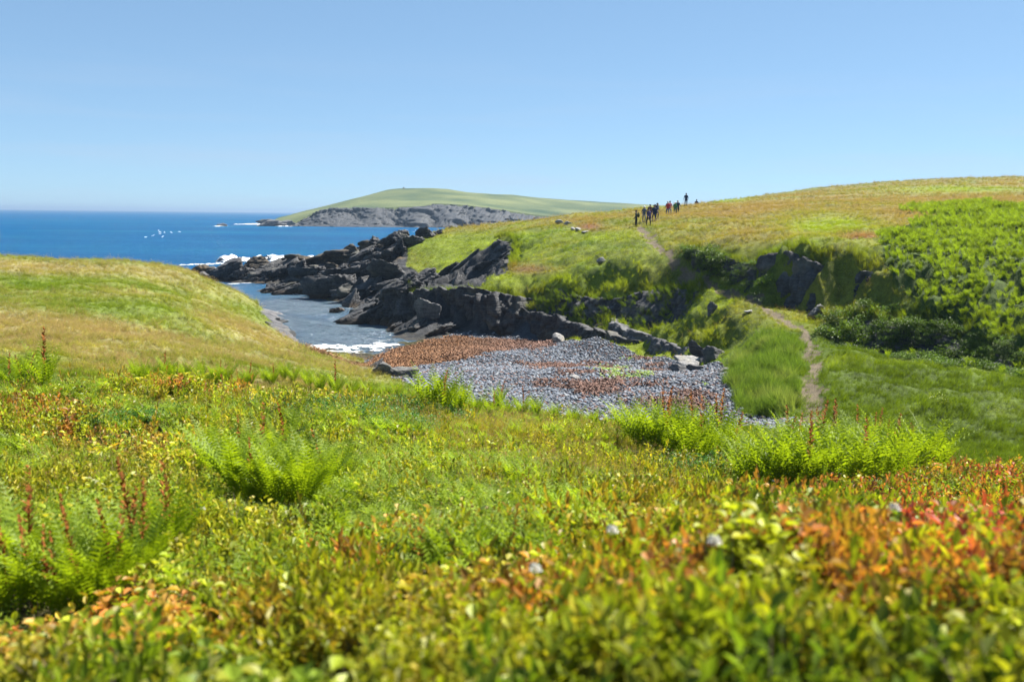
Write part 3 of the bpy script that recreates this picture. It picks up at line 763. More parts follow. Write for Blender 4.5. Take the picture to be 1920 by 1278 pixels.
# ------------------------------------------------------------------ far headland
HT = [(545,424,795),(560,416,800),(600,395,812),(620,392,820),(700,391,830),(790,389,835),(812,382,850),(860,385,850),(940,394,850),(985,402,850),(1060,408,850),(1150,408,850),
      (600,392.5,860),(650,379,930),(700,363,980),(750,353,1000),(725,356,995),(775,352.8,1003),(805,353.2,1006),(840,354.5,1010),(675,370,960),(920,363.5,1025),(1060,375,1100),(875,361,1010),(960,365,1040),(1000,371.5,1060),(1020,371,1080),(1100,379,1120),(1180,385,1160),(1300,392,1200),(1420,398,1200),
      (700,377,900),(800,372,920),(900,375,920),(1000,386,930),(1100,395,940),(640,388,870)]
HP = np.array([at(*p) for p in HT] + [(x, 1400.0, 0.0) for x in (-260, -150, -50, 50, 150, 300)] + [(-250., 900., -3.), (-260., 1000., -3.), (-230, 1100, -3.)])
_d = np.hypot(HP[:, None, 0]-HP[None, :, 0], HP[:, None, 1]-HP[None, :, 1])
k_ = len(HP); _a = np.zeros((k_+1, k_+1)); _a[:k_, :k_] = _d; _a[:k_, k_] = 1; _a[k_, :k_] = 1
_w = np.linalg.solve(_a, np.concatenate([HP[:, 2], [0]]))
nx, ny = 300, 150
hxs, hys = np.linspace(-200, 270, nx), np.concatenate([np.linspace(800, 1130, 120), np.linspace(1130, 1400, 31)[1:]])
HX, HY = [a.ravel() for a in np.meshgrid(hxs, hys, indexing='ij')]
HZ = np.hypot(HX[:, None]-HP[None, :, 0], HY[:, None]-HP[None, :, 1]) @ _w[:k_] + _w[k_] + n2(HX, HY, 40, 4, 3.0)*0.5
front = np.interp(HX, [at(*p)[0] for p in HT[:12]], [p[2] for p in HT[:12]])
HZ = np.where(HY < front+1, np.minimum(HZ, -2), HZ)
hl = mesh_obj('headland', np.stack([HX, HY, HZ], 1), grid_faces(nx, ny)[:, ::-1], MAT['turf_and_beach'], smooth=True)
hv = n2(HX, HY, 60, 4, 9.0)[:, None]
set_col(hl.data, 'gcol', np.clip(np.array((.082, .105, .040))[None]*(1+0.6*hv) + np.array((.02, 0, .0))*hv, .01, 1))
tag(hl, 'green headland across the bay', 'headland', kind='structure')
ht = [(543,424,796),(560,415,801),(600,394,812),(620,391.5,819),(660,390,832),(700,390,824),(740,390,838),(790,388,832),(806,382,855),(840,383,842),(870,385,856),(910,390,848),(940,394,856),(985,402,852),(1040,408,852)]
hf = [(535,425,785),(560,425,782),(600,426,775),(640,426,778),(665,426,800),(700,426,786),(740,427,800),(780,427,782),(805,427,815),(840,427,790),(870,428,810),(910,428,795),(940,428,800),(985,428,800),(1040,428,800)]
cliff('headland_cliff', ht, hf, 'grey cliff of the far headland', 4.5, 8.0, mat=ROCKF, res=0.8, seed=31, back=20.0, lift=-0.3, ragged=0.8, out=6.0)
apron = [(600,409,792),(640,411,795),(680,415,792),(720,421,795),(760,424,795)]
cliff('headland_slab', apron, [(560,426,772),(620,427,768),(680,427,770),(740,427.5,776),(780,428,778)], 'pale sloping slab at the foot of the far cliff', 1.6, 6.0, mat=ROCKF, res=0.9, seed=35, back=10.0, lift=0, ragged=0.6)
for a in [(515,424,60,12),(495,424,40,8),(533,424,36,11)]:
    rock(*a, RMG, 'low skerry off the tip of the far headland', 'skerry', 'skerries off the far headland', name='skerry', dmin=300, sink=0.2)
rock(413,424,16,5, RMG, 'small skerry alone in the open sea', 'skerry', name='skerry', dmin=300, sink=0.2)
q = hit(757, 351.8, 330) if False else at(757, 352.0, 1000)
o = bpy.data.objects.new('cairn', RMG[0]); COL.objects.link(o); o.location = (q[0], q[1], q[2]-0.3); o.scale = (1.0, 1.0, 1.1)
tag(o, 'tiny cairn on the summit of the far headland', 'cairn')

# ------------------------------------------------------------------ surf
def foam(pts, width, thr, label, hgt=0.12, res=0.22, seed=0.0, z0=0.03, wave=0.0):
    P, ln = resample(np.array([at_z(a, b, 0.0) for a, b in pts]), 200)
    nu = int(min(500, ln/res)); P, ln = resample(P, max(nu, 12)); nu = len(P)
    t = np.gradient(P[:, :2], axis=0); t /= np.linalg.norm(t, axis=1)[:, None]+1e-9
    nn = np.stack([-t[:, 1], t[:, 0]], 1)
    nv = max(8, int(2*width/res)); vs = np.linspace(-1, 1, nv)
    G = P[:, None, :2] + nn[:, None, :]*(vs*width)[None, :, None]
    gx, gy = G[..., 0].ravel(), G[..., 1].ravel()
    u = np.repeat(np.linspace(0, 1, nu), nv); v = np.tile(vs, nu)
    amt = n2(gx, gy, 1.6*width/1.5, 4, seed) + 0.7*n2(gx, gy*1.8, 0.45*width/1.5, 4, seed+4) + 0.75*(1-v*v) - 0.5 - 1.5*np.abs(u-.5)**4*8*0.3
    gz = z0 + np.clip(amt-thr, 0, 1)*hgt + wave*np.exp(-(v/0.35)**2)*np.clip(n2(gx, gy, 5, 2, seed+1)+0.6, 0, 1.2)
    f = grid_faces(nu, nv)[:, ::-1]
    keep = (amt[f].mean(1) > thr)
    o = mesh_obj('surf', np.stack([gx, gy, gz], 1), f[keep], MAT['foam'], smooth=True)
    tag(o, label, 'surf', kind='stuff')
foam([(410,493),(450,490),(500,489),(560,489),(610,487)], 3.2, -0.15, 'white surf breaking outside the rocks', 0.5, 0.35, 1.0, 0.05, 1.3)
foam([(330,497),(380,496),(430,494)], 1.5, 0.1, 'thin surf beside the grassy headland', 0.25, 0.3, 2.0)
foam([(640,478),(690,473),(730,470)], 1.8, 0.05, 'surf on the seaward side of the rock ridge', 0.3, 0.3, 3.0, .05, .5)
foam([(585,652),(640,658),(700,653),(745,648)], 2.4, 0.22, 'wave foam washing the edge of the seaweed', 0.12, 0.16, 4.0, 0.05, 0.25)
foam([(600,646),(660,650),(710,646)], 0.8, 0.15, 'broken foam line behind the shore wave', 0.1, 0.16, 5.0)
foam([(730,610),(790,617),(850,620)], 0.7, 0.1, 'foam streak below the shaded wall', 0.08, 0.16, 6.0)
foam([(430,533),(470,530),(500,528)], 0.8, 0.1, 'foam line in the narrow inlet', 0.1, 0.2, 7.0)
foam([(455,421),(480,420),(510,423),(540,425)], 9, 0.15, 'white water round the far skerries', 0.8, 1.0, 8.0)
foam([(400,424.5),(425,424)], 4, 0.1, 'white water round the lone skerry', 0.5, 0.8, 9.0)
foam([(520,546),(560,553)], 0.6, 0.1, 'foam against the rocks of the point', 0.08, 0.16, 10.0)

# ------------------------------------------------------------------ haze over sea and headland
bpy_box = [(-25000, -60, -8), (25000, -60, -8), (25000, 25000, -8), (-25000, 25000, -8)]
hb = bpy_box + [(a, b, 42.0) for a, b, c in bpy_box]
hzo = mesh_obj('haze', hb, [(3, 2, 1, 0), (4, 5, 6, 7), (0, 1, 5, 4), (1, 2, 6, 5), (2, 3, 7, 6), (3, 0, 4, 7)])
m, t, out = new_mat('sea_haze')
pv = N(t, 'ShaderNodeVolumePrincipled'); pv.inputs['Color'].default_value = (.36, .50, .68, 1); pv.inputs['Density'].default_value = 0.00016; pv.inputs['Anisotropy'].default_value = 0.3
t.links.new(pv.outputs[0], out.inputs['Volume']); hzo.data.materials.append(m)
tag(hzo, 'thin blue sea haze over the bay', 'haze', kind='stuff')
#@@PART3
# ------------------------------------------------------------------ plant building blocks
class MB:
    def __init__(self): self.v = []; self.f = []; self.l = []; self.m = []
    def poly(self, pts, lv=0.5, mi=0):
        n = len(self.v); self.v += [tuple(p) for p in pts]; self.l += [lv]*len(pts); self.f.append(tuple(range(n, n+len(pts)))); self.m.append(mi)
    def quadstrip(self, A, B, lv=0.5, mi=0):
        n = len(self.v); k = len(A)
        for a, b in zip(A, B): self.v += [tuple(a), tuple(b)]; self.l += [lv, lv]
        for i in range(k-1):
            self.f.append((n+2*i, n+2*i+1, n+2*i+3, n+2*i+2)); self.m.append(mi)
    def build(self, name, mats, link=False, parent=None):
        o = mesh_obj(name, self.v, self.f, mats, link=link, parent=parent)
        a = o.data.attributes.new('lv', 'FLOAT', 'POINT'); a.data.foreach_set('value', np.array(self.l, np.float32))
        o.data.polygons.foreach_set('material_index', np.array(self.m, np.int32))
        return o
def unit(v): v = np.asarray(v, float); return v/(np.linalg.norm(v)+1e-9)
def add_leaf(mb, p, d, up, ln, wd, lv, mi=0, fold=0.25, droop=0.15):
    d = unit(d); s = unit(np.cross(d, up)); n = np.cross(s, d)
    a = p + d*ln*0.38 - n*wd*fold*0; c = p + d*ln*0.72
    l1, r1 = a + s*wd*0.5 + n*wd*fold, a - s*wd*0.5 + n*wd*fold
    l2, r2 = c + s*wd*0.36 + n*(wd*fold-ln*droop*.5), c - s*wd*0.36 + n*(wd*fold-ln*droop*.5)
    tip = p + d*ln - n*ln*droop; mid = p + d*ln*0.55
    mb.poly([p, l1, l2, tip], lv, mi); mb.poly([p, tip, r2, r1], lv*0.92, mi)
def stem_pts(h, lean, az, n=5, curve=1.6):
    t = np.linspace(0, 1, n)
    return np.stack([np.cos(az)*lean*t**curve, np.sin(az)*lean*t**curve, h*t], 1)
def add_stem(mb, P, w0, w1, lv=0.3, mi=0, side=None):
    ws = np.linspace(w0, w1, len(P)); s = np.array((1, 0, 0)) if side is None else side
    mb.quadstrip([p - s*w_ for p, w_ in zip(P, ws)], [p + s*w_ for p, w_ in zip(P, ws)], lv, mi)

SRC = {}
def source(key, objs):
    c = bpy.data.collections.new('plants_' + key)
    for o in objs: c.objects.link(o)
    SRC[key] = c
R_ = np.random.default_rng(21)
mat_plain('twig', (.16, .12, .085), 0.85, 0.15, 60, 0.3)
def sprig(seed, ll=(.028, .044), lw=.5, up=.0, nst=3, hs=(.14, .24), nlv=(8, 12)):
    r = np.random.default_rng(seed); mb = MB()
    for s_ in range(nst):
        h = r.uniform(*hs); az = r.uniform(0, 6.28); P = stem_pts(h, r.uniform(.02, .10), az, 5)
        P = P + np.array((r.uniform(-.03, .03), r.uniform(-.03, .03), 0))
        add_stem(mb, P, .0022, .001, .2, 1)
        nl = r.integers(*nlv) if nlv[1] else 0
        for k in range(nl):
            t = 0.22+0.78*k/(nl-1); p = np.array([np.interp(t, np.linspace(0, 1, 5), P[:, a]) for a in range(3)])
            a2 = k*2.4 + r.uniform(-.4, .4); el = r.uniform(.1, .95) + 0.35*t + up
            d = np.array((math.cos(a2)*math.cos(el), math.sin(a2)*math.cos(el), math.sin(el))); L_ = r.uniform(*ll)
            add_leaf(mb, p, d, np.array((0, 0, 1.0)), L_, L_*lw*r.uniform(.85, 1.15), r.uniform(0, 1), 0)
    return mb.build('leafy_sprig', [MAT['leaf'], MAT['twig']])
source('sprig', [sprig(1, (.032, .050), .52, .05), sprig(2, (.032, .050), .5, .1), sprig(3, (.036, .058), .40, .2, 3, (.16, .28), (9, 13)), sprig(4, (.036, .058), .38, .25, 3, (.16, .28), (9, 13)),
                 sprig(5, (.036, .055), .72, -.2, 3, (.10, .20), (8, 11)), sprig(6, (.020, .032), .55, .1, 5, (.12, .22), (12, 16)), sprig(7, (.020, .032), .55, .1, 5, (.12, .2), (12, 16)), sprig(8, nst=4, hs=(.18, .32), nlv=(0, 0))])
def tuft(seed, h=0.42, n=26, spread=0.16, lean=0.22, w=0.0045, heads=0.0, hw=.008, hl=.09):
    r = np.random.default_rng(seed); mb = MB()
    for k in range(n):
        az = r.uniform(0, 6.28); rad = spread*math.sqrt(r.uniform(0, 1)); hh = h*r.uniform(.55, 1.1)
        P = stem_pts(hh, lean*r.uniform(.3, 1.3)*hh/h, az, 4, 2.0) + np.array((math.cos(az*1.7)*rad, math.sin(az*1.7)*rad, -0.03))
        sd = unit((math.sin(az+r.uniform(-1, 1)), math.cos(az), 0))
        add_stem(mb, P, w, w*0.15, r.uniform(0, 1), 0, sd)
        if r.uniform() < heads:
            P2 = stem_pts(hh*1.25, lean*1.2, az, 4, 1.8) + np.array((math.cos(az*1.7)*rad, math.sin(az*1.7)*rad, -0.03))
            add_stem(mb, P2, w*.35, w*.3, .6, 1, sd)
            d = unit(P2[-1]-P2[-2])
            for q in range(3):
                s2 = unit(np.cross(d, (math.cos(q*2.1), math.sin(q*2.1), 0.2)))
                mb.poly([P2[-1]-d*.02, P2[-1]+d*.03+s2*hw, P2[-1]+d*hl, P2[-1]+d*.03-s2*hw], .4+.5*r.uniform(), 1)
    return mb.build('grass_tuft', [MAT['grass_blade'], MAT['straw_head']])
mat_leaf('seed_head', 0.4, 0.7, 0.15, (1.1, 1.0, 0.8), color=(.40, .30, .16))
MAT['straw_head'] = MAT['seed_head']
source('grass', [tuft(30+k, 0.36, 30, .20, .32, .007) for k in range(3)] + [tuft(40+k, 0.38, 28, .20, .34, .007, .30, .008, .08) for k in range(3)])
source('rush', [tuft(50+k, 0.85, 44, .18, .42, .007) for k in range(3)])
source('finegrass', [tuft(60+k, 0.32, 20, .10, .14, .0024, .14, .0035, .05) for k in range(4)])
def add_frond(mb, P, ln_max, npair, mi=0, teeth=0, r=None, lv0=0.5, curl=0.0, stemw=.004, bare=0.12, wmul=1.0):
    """P: points of the midrib; pinnae along both sides, longest below the middle"""
    n = len(P); ts = np.linspace(0, 1, n)
    add_stem(mb, P, stemw, stemw*.3, .35, mi)
    for k in range(npair):
        t = bare + (1-bare)*(k+0.5)/npair
        p = np.array([np.interp(t, ts, P[:, a]) for a in range(3)]); p2 = np.array([np.interp(min(1, t+.03), ts, P[:, a]) for a in range(3)]); p0 = np.array([np.interp(max(0, t-.03), ts, P[:, a]) for a in range(3)])
        d = unit(p2-p0)
        u = (t-bare)/(1-bare); env = (min(1, .45+u*2.2) if u < .25 else 1.0)*(1-max(0, (u-.25)/.75)**1.4)+.04
        L_ = ln_max*env
        sd = unit(np.cross(d, (0, 0, 1.0)) if abs(d[2]) < .97 else (1, 0, 0)) if False else None
        base_s = unit(np.cross(d, add_frond.nrm))
        for sg in (-1, 1):
            s_ = unit(base_s*sg*0.9 + d*0.42 + add_frond.nrm*(0.18+.15*(r.uniform()-.5)))
            wv = d*L_*0.145*wmul if not teeth else d*L_*0.17*wmul
            lv = np.clip(lv0 + r.uniform(-.3, .3), 0, 1)
            if teeth:
                A = []; B = []
                for q in range(teeth+1):
                    f = q/teeth; wd = (1-f**1.5)*(1.0 if q % 2 == 0 else 0.55)*.5
                    c = p + s_*L_*f - add_frond.nrm*L_*0.18*f*f
                    A.append(c - wv*wd); B.append(c + wv*wd)
                mb.quadstrip(A, B, lv, mi)
            else:
                c = p + s_*L_*.45
                mb.poly([p - wv*.3, c - wv*.5, p + s_*L_ - add_frond.nrm*L_*.15, c + wv*.5], lv, mi)
mat_leaf('fern_frond', 0.5, 0.5, 0.25, (1.3, 1.25, 0.45), color=(.195, .275, .016), var=.5)
mat_leaf('fern_frond_far', 0.5, 0.5, 0.2, (1.3, 1.25, 0.45), color=(.180, .255, .016), var=.5)
mat_leaf('fern_frond_tinted', 0.5, 0.5, 0.25, (1.3, 1.25, 0.45), var=.4)
mat_plain('spore_frond', (.24, .085, .020), 0.85, 0.1, 40, 0.4, .01)
def frond_mesh(seed, h=0.85, npair=19, teeth=4, lean=.30, key='fern_frond', lm=.125):
    r = np.random.default_rng(seed); mb = MB()
    t = np.linspace(0, 1, 9)
    P = np.stack([r.uniform(-.03, .03)*t, lean*t**2.0, h*(t-0.10*t**4)], 1)   # leans toward +Y
    add_frond.nrm = unit((0, -0.8, 0.45))
    add_frond(mb, P, lm*h/.85, npair, 0, teeth, r, .5, wmul=1.9 if teeth else 2.4)
    return mb.build('frond', [MAT[key]]).data
FR = [frond_mesh(70+k, lean=.18+.10*k) for k in range(4)]
FRL = [frond_mesh(80+k, npair=14, teeth=0, lean=.18+.12*k) for k in range(3)]
def spore_mesh(seed):
    r = np.random.default_rng(seed); mb = MB(); t = np.linspace(0, 1, 10)
    P = np.stack([.04*np.sin(t*2+seed), .05*t*t, .8*t], 1)
    for a in range(2): add_stem(mb, P[:7], .005, .004, .4, 0, unit((math.cos(a*1.57), math.sin(a*1.57), 0)))
    for k in range(60):
        u = k/59; p = np.array([np.interp(.45+.55*u, t, P[:, a]) for a in range(3)])
        az = r.uniform(0, 6.28); L_ = .046*(1-.6*u**2)*r.uniform(.7, 1.2)
        d = unit((math.cos(az), math.sin(az), .9)); s = unit(np.cross(d, (0, 0, 1.0)))
        mb.poly([p, p+d*L_*.6+s*.012, p+d*L_*1.3, p+d*L_*.6-s*.012], .5, 0)
    return mb.build('spore_frond', [MAT['spore_frond']]).data
SPM = [spore_mesh(k) for k in range(3)]
def fern_plant(x, y, h, nf, ns, label, group, seed, z=None, light=False):
    r = np.random.default_rng(seed)
    root = bpy.data.objects.new('fern', None); COL.objects.link(root); root.empty_display_size = .1
    root.location = (x, y, (hz(x, y) if z is None else z)-0.02); root.rotation_euler = (0, 0, r.uniform(0, 6.28))
    tag(root, label, 'fern', group)
    for k in range(nf):
        o = bpy.data.objects.new('frond', (FRL if light else FR)[r.integers(3 if light else 4)]); COL.objects.link(o); o.parent = root
        a = 6.283*k/nf + r.uniform(-.35, .35); sc_ = h/.85*r.uniform(.78, 1.12)
        o.rotation_euler = (-r.uniform(.04, .30), r.uniform(-.12, .12), a); o.scale = (sc_,)*3
        o.location = (-math.sin(a)*.03, math.cos(a)*.03, 0)
    for k in range(ns):
        o = bpy.data.objects.new('spore_frond', SPM[r.integers(3)]); COL.objects.link(o); o.parent = root
        a = r.uniform(0, 6.28); sc_ = h/.85*r.uniform(.95, 1.2)
        o.rotation_euler = (r.uniform(-.14, .14), r.uniform(-.14, .14), a); o.scale = (sc_,)*3; o.location = (r.uniform(-.07, .07), r.uniform(-.07, .07), 0)
    return root
# low feathery plants (small ferns, yarrow) for the middle ground
def rosette(seed, h=.34, nf=8, key='fern_frond_tinted', np_=13, lm=.075, lean=.26):
    r = np.random.default_rng(seed); mb = MB()
    for k in range(nf):
        a = 6.283*k/nf + r.uniform(-.3, .3); hh = h*r.uniform(.7, 1.1); le = lean*r.uniform(.6, 1.3)
        t = np.linspace(0, 1, 6); rad = le*t**1.6
        P = np.stack([np.cos(a)*rad, np.sin(a)*rad, hh*(t-.28*t**3)/.72], 1)
        add_frond.nrm = unit((-math.cos(a)*.6, -math.sin(a)*.6, .75))
        add_frond(mb, P, lm, np_, 0, 0, r, .5, stemw=.002, wmul=2.3)
    return mb.build('low_fern', [MAT[key]])
source('lowfern', [rosette(90+k, .28, 9, np_=10, lm=.085) for k in range(4)])
source('farfern', [rosette(110+k, .62, 8, np_=7, lm=.15, lean=.30) for k in range(4)])
def bushlet(seed, h=.30, n=46, R=.22, ll=.055, lw=.034):
    r = np.random.default_rng(seed); mb = MB()
    for k in range(n):
        a = r.uniform(0, 6.28); q = math.sqrt(r.uniform(0, 1)); z_ = h*(.35+.65*r.uniform()*(1-.5*q*q))
        p = np.array((math.cos(a)*R*q, math.sin(a)*R*q, z_)); el = r.uniform(-.2, .9)
        b = a + r.uniform(-1, 1)
        add_leaf(mb, p, (math.cos(b)*math.cos(el), math.sin(b)*math.cos(el), math.sin(el)), np.array((0, 0, 1.)), ll*r.uniform(.7, 1.3), lw*r.uniform(.7, 1.2), r.uniform(0, 1))
    return mb.build('leafy_bush', [MAT['leaf']])
source('bush', [bushlet(130+k) for k in range(4)])
# beach
mat_tinted('pebble'); mat_tinted('kelp_strap', 0.7, 0.15, 12, .35)
def pebble(seed):
    r = np.random.default_rng(seed); bm = bmesh.new(); bmesh.ops.create_icosphere(bm, subdivisions=2, radius=1)
    co = np.array([v.co[:] for v in bm.verts]); fs = np.array([[v.index for v in f.verts] for f in bm.faces]); bm.free()
    co = co*(1+.25*noise3(co*1.3+seed))[:, None]*np.array((1.15, .9, .55))
    return mesh_obj('pebble', co*.5, fs, MAT['pebble'], link=False)
source('pebble', [pebble(150+k) for k in range(5)])
def kelp(seed):
    r = np.random.default_rng(seed); mb = MB()
    for k in range(7):
        n = 7; a = r.uniform(0, 6.28); p = np.array((r.uniform(-.2, .2), r.uniform(-.2, .2), .02)); A = []; B = []
        for i in range(n):
            a += r.uniform(-.7, .7); p = p + np.array((math.cos(a), math.sin(a), 0))*.09; p[2] = max(.01, .05+.07*math.sin(i*1.3+k)+r.uniform(-.03, .03))
            s = np.array((-math.sin(a), math.cos(a), r.uniform(-.8, .8)))*.030*(1-.5*abs(i/(n-1)-.5))
            A.append(p-s); B.append(p+s)
        mb.quadstrip(A, B, r.uniform(), 0)
    return mb.build('kelp_strap', [MAT['kelp_strap']])
source('kelp', [kelp(170+k) for k in range(5)])

# ------------------------------------------------------------------ scattering
def gn_tree(coll):
    g = bpy.data.node_groups.new('scatter_' + coll.name, 'GeometryNodeTree')
    g.interface.new_socket('Geometry', in_out='INPUT', socket_type='NodeSocketGeometry'); g.interface.new_socket('Geometry', in_out='OUTPUT', socket_type='NodeSocketGeometry')
    gi = g.nodes.new('NodeGroupInput'); go = g.nodes.new('NodeGroupOutput')
    ip = g.nodes.new('GeometryNodeInstanceOnPoints'); ci = g.nodes.new('GeometryNodeCollectionInfo')
    ci.inputs['Collection'].default_value = coll; ci.inputs['Separate Children'].default_value = True; ci.inputs['Reset Children'].default_value = True
    ip.inputs['Pick Instance'].default_value = True
    def na(nm, ty):
        n = g.nodes.new('GeometryNodeInputNamedAttribute'); n.data_type = ty; n.inputs['Name'].default_value = nm; return n
    er = g.nodes.new('FunctionNodeEulerToRotation')
    g.links.new(gi.outputs[0], ip.inputs['Points']); g.links.new(ci.outputs[0], ip.inputs['Instance'])
    g.links.new(na('rot', 'FLOAT_VECTOR').outputs['Attribute'], er.inputs[0]); g.links.new(er.outputs[0], ip.inputs['Rotation'])
    g.links.new(na('scl', 'FLOAT_VECTOR').outputs['Attribute'], ip.inputs['Scale']); g.links.new(na('idx', 'INT').outputs['Attribute'], ip.inputs['Instance Index'])
    g.links.new(ip.outputs[0], go.inputs[0]); return g
def lean_rot(yaw, lean):
    sa, ca, sb, cb = np.sin(lean), np.cos(lean), np.sin(yaw), np.cos(yaw)
    return np.stack([np.arctan2(sa*sb, ca), np.arcsin(np.clip(sa*cb, -1, 1)), np.arctan2(sb, ca*cb)], 1)
def scatter(name, key, P, scale, tint, label, cat, lean=None, idx=None, rot=None):
    n = len(P)
    if n == 0: return
    me = bpy.data.meshes.new(name); me.vertices.add(n); me.vertices.foreach_set('co', P.astype(np.float32).ravel())
    yaw = RNG.uniform(0, 6.283, n)
    if rot is None: rot = lean_rot(yaw, np.zeros(n) if lean is None else lean)
    scl = scale if np.ndim(scale) == 2 else np.stack([scale]*3, 1)
    for nm, arr in (('rot', rot), ('scl', scl)):
        a = me.attributes.new(nm, 'FLOAT_VECTOR', 'POINT'); a.data.foreach_set('vector', arr.astype(np.float32).ravel())
    a = me.attributes.new('idx', 'INT', 'POINT'); k = len(SRC[key].objects)
    a.data.foreach_set('value', (RNG.integers(0, k, n) if idx is None else idx).astype(np.int32))
    a = me.attributes.new('tint', 'FLOAT_COLOR', 'POINT'); c = np.ones((n, 4), np.float32); c[:, :3] = np.clip(tint, 0.002, 1); a.data.foreach_set('color', c.ravel())
    o = bpy.data.objects.new(name, me); COL.objects.link(o)
    md = o.modifiers.new('scatter', 'NODES'); md.node_group = gn_tree(SRC[key])
    tag(o, label, cat, kind='stuff'); return o
def polar_points(d0, d1, spacing, half=34, k=1.0):
    """random points whose spacing grows with distance: spacing(d)"""
    out = []
    edges = np.geomspace(d0, d1, 40)
    for a, b in zip(edges[:-1], edges[1:]):
        m = (a+b)/2; area = math.radians(2*half)*(b*b-a*a)/2; n = int(area/spacing(m)**2)
        r = np.sqrt(RNG.uniform(a*a, b*b, n)); t_ = np.radians(RNG.uniform(-half, half, n))
        out.append(np.stack([r*np.sin(t_), r*np.cos(t_)], 1))
    return np.concatenate(out)
def surf_pts(xy):
    z = height(xy[:, 0], xy[:, 1]); return np.column_stack([xy, z])
def slope_at(P):
    e = 0.4; return np.hypot(base_h(P[:, 0]+e, P[:, 1])-base_h(P[:, 0]-e, P[:, 1]), base_h(P[:, 0], P[:, 1]+e)-base_h(P[:, 0], P[:, 1]-e))/(2*e)

# --- grass of headland, meadow and hill
CLINES = [(np.array([at(*p) for p in c[1]]), np.array([at(*p) for p in c[2]])) for c in CLIFFS]
CPOLY = [[tuple(p[:2]) for p in A] + [tuple(p[:2]) for p in B[::-1]] for A, B in CLINES]
xy = np.concatenate([polar_points(22, 150, lambda d: 0.0046*d + 0.02), polar_points(150, 270, lambda d: 0.0062*d)])
P = surf_pts(xy); zn = zones(P[:, 0], P[:, 1], P[:, 2])
oncl = np.zeros(len(P), bool)
for pl in CPOLY: oncl |= in_poly(P[:, 0], P[:, 1], pl)
ok = ~(zn['beach'] | zn['rock'] | zn['sea'] | oncl) & (P[:, 2] > 0.35) & ~(zn['path'] & (RNG.uniform(size=len(P)) < .82))
P = P[ok]
px, py = proj(P[:, 0], P[:, 1], P[:, 2])
FERNZ = plan([(1640,452,73.5),(1760,400,84),(1925,385,86),(2300,400,75),(2300,640,52),(1925,640,51.5),(1840,590,55),(1745,560,58.2),(1690,530,61),(1660,520,63)])
inf = in_poly(P[:, 0], P[:, 1], FERNZ)
BUSHZ = plan([(1545,605,61),(1580,560,63),(1660,560,61.5),(1745,600,56.5),(1850,640,53),(1925,660,51),(2300,680,49),(2300,730,46),(1925,712,48),(1800,695,50.5),(1680,672,54),(1560,640,57)])
inb = in_poly(P[:, 0], P[:, 1], BUSHZ)
TUSS = plan([(1368,705,56.4),(1395,776,44.4),(1440,786,43.6),(1490,770,44),(1497,700,50.5),(1500,640,57),(1440,640,60.5),(1385,672,58.5)])
intu = in_poly(P[:, 0], P[:, 1], TUSS)
G = ~(inf | inb | intu)
tint = grass_tint(P[:, 0], P[:, 1], P[:, 2])
d = np.hypot(P[:, 0], P[:, 1])
hh = (0.75 + 0.35*n2(P[:, 0], P[:, 1], 2.5, 3, 81.0) + 0.25*n2(P[:, 0], P[:, 1], .9, 2, 83.0))
sc = np.clip(hh, .35, 1.5)*(0.75+0.0042*np.minimum(d, 190))
mead = (px > 1400) & (d < 60)
straw = np.clip((tint[:, 0]-tint[:, 1]*0.85)*9+.15, 0, 1)
idx = np.where(RNG.uniform(size=len(P)) < straw*(~mead), RNG.integers(3, 6, len(P)), RNG.integers(0, 3, len(P)))
scatter('grass', 'grass', P[G], np.stack([sc, sc, sc*np.where(mead, 1.15, .85)], 1)[G], tint[G]*RNG.uniform(.8, 1.25, (G.sum(), 1)), 'long wind blown grass over headland, hill and meadow', 'grass', lean=RNG.normal(.38, .2, G.sum()), idx=idx[G])
# tall rushy tussocks at the end of the beach, plus bank edges
xt = polar_points(40, 62, lambda d: .15); Pt = surf_pts(xt); k = in_poly(Pt[:, 0]+.9*n2(Pt[:, 0], Pt[:, 1], 1.5, 3, 44.0), Pt[:, 1]+RNG.normal(0, .4, len(Pt)), TUSS); Pt = Pt[k]
scatter('tussock_grass', 'rush', Pt, RNG.uniform(.6, 1.15, len(Pt))*np.clip(.85+.5*n2(Pt[:, 0], Pt[:, 1], 1.6, 3, 77.0), .4, 1.3), (np.array((.10, .165, .030))[None]+np.array((.13, .10, .09))*np.clip(n2(Pt[:, 0], Pt[:, 1], 2.5, 3, 5.0), 0, 1)[:, None])*RNG.uniform(.75, 1.25, (len(Pt), 1)), 'tall tussock grass at the end of the pebble beach', 'grass', lean=RNG.normal(-.12, .2, len(Pt))+.7*n2(Pt[:, 0], Pt[:, 1], 2.2, 2, 66.0))
# overhanging turf along cliff tops
ov = []
for A, B in CLINES:
    S, ln = resample(A, max(6, int(resample(A, 2)[1]/.16)))
    for rep in range(3):
        q = S.copy(); q[:, :2] += RNG.normal(0, .22, (len(S), 2)); q[:, 1] += .55; ov.append(q)
ov = np.concatenate(ov); ov[:, 2] = np.maximum(height(ov[:, 0], ov[:, 1]), ov[:, 2]-.4)
ov = ov[(ov[:, 2] > 2.4) & (RNG.uniform(size=len(ov)) < .75)]
scatter('overhanging_turf', 'rush', ov, RNG.uniform(.45, .95, len(ov)), grass_tint(ov[:, 0], ov[:, 1], ov[:, 2])*RNG.uniform(.8, 1.2, (len(ov), 1)), 'shaggy turf hanging over the crag tops', 'grass', lean=RNG.normal(-.1, .3, len(ov)))
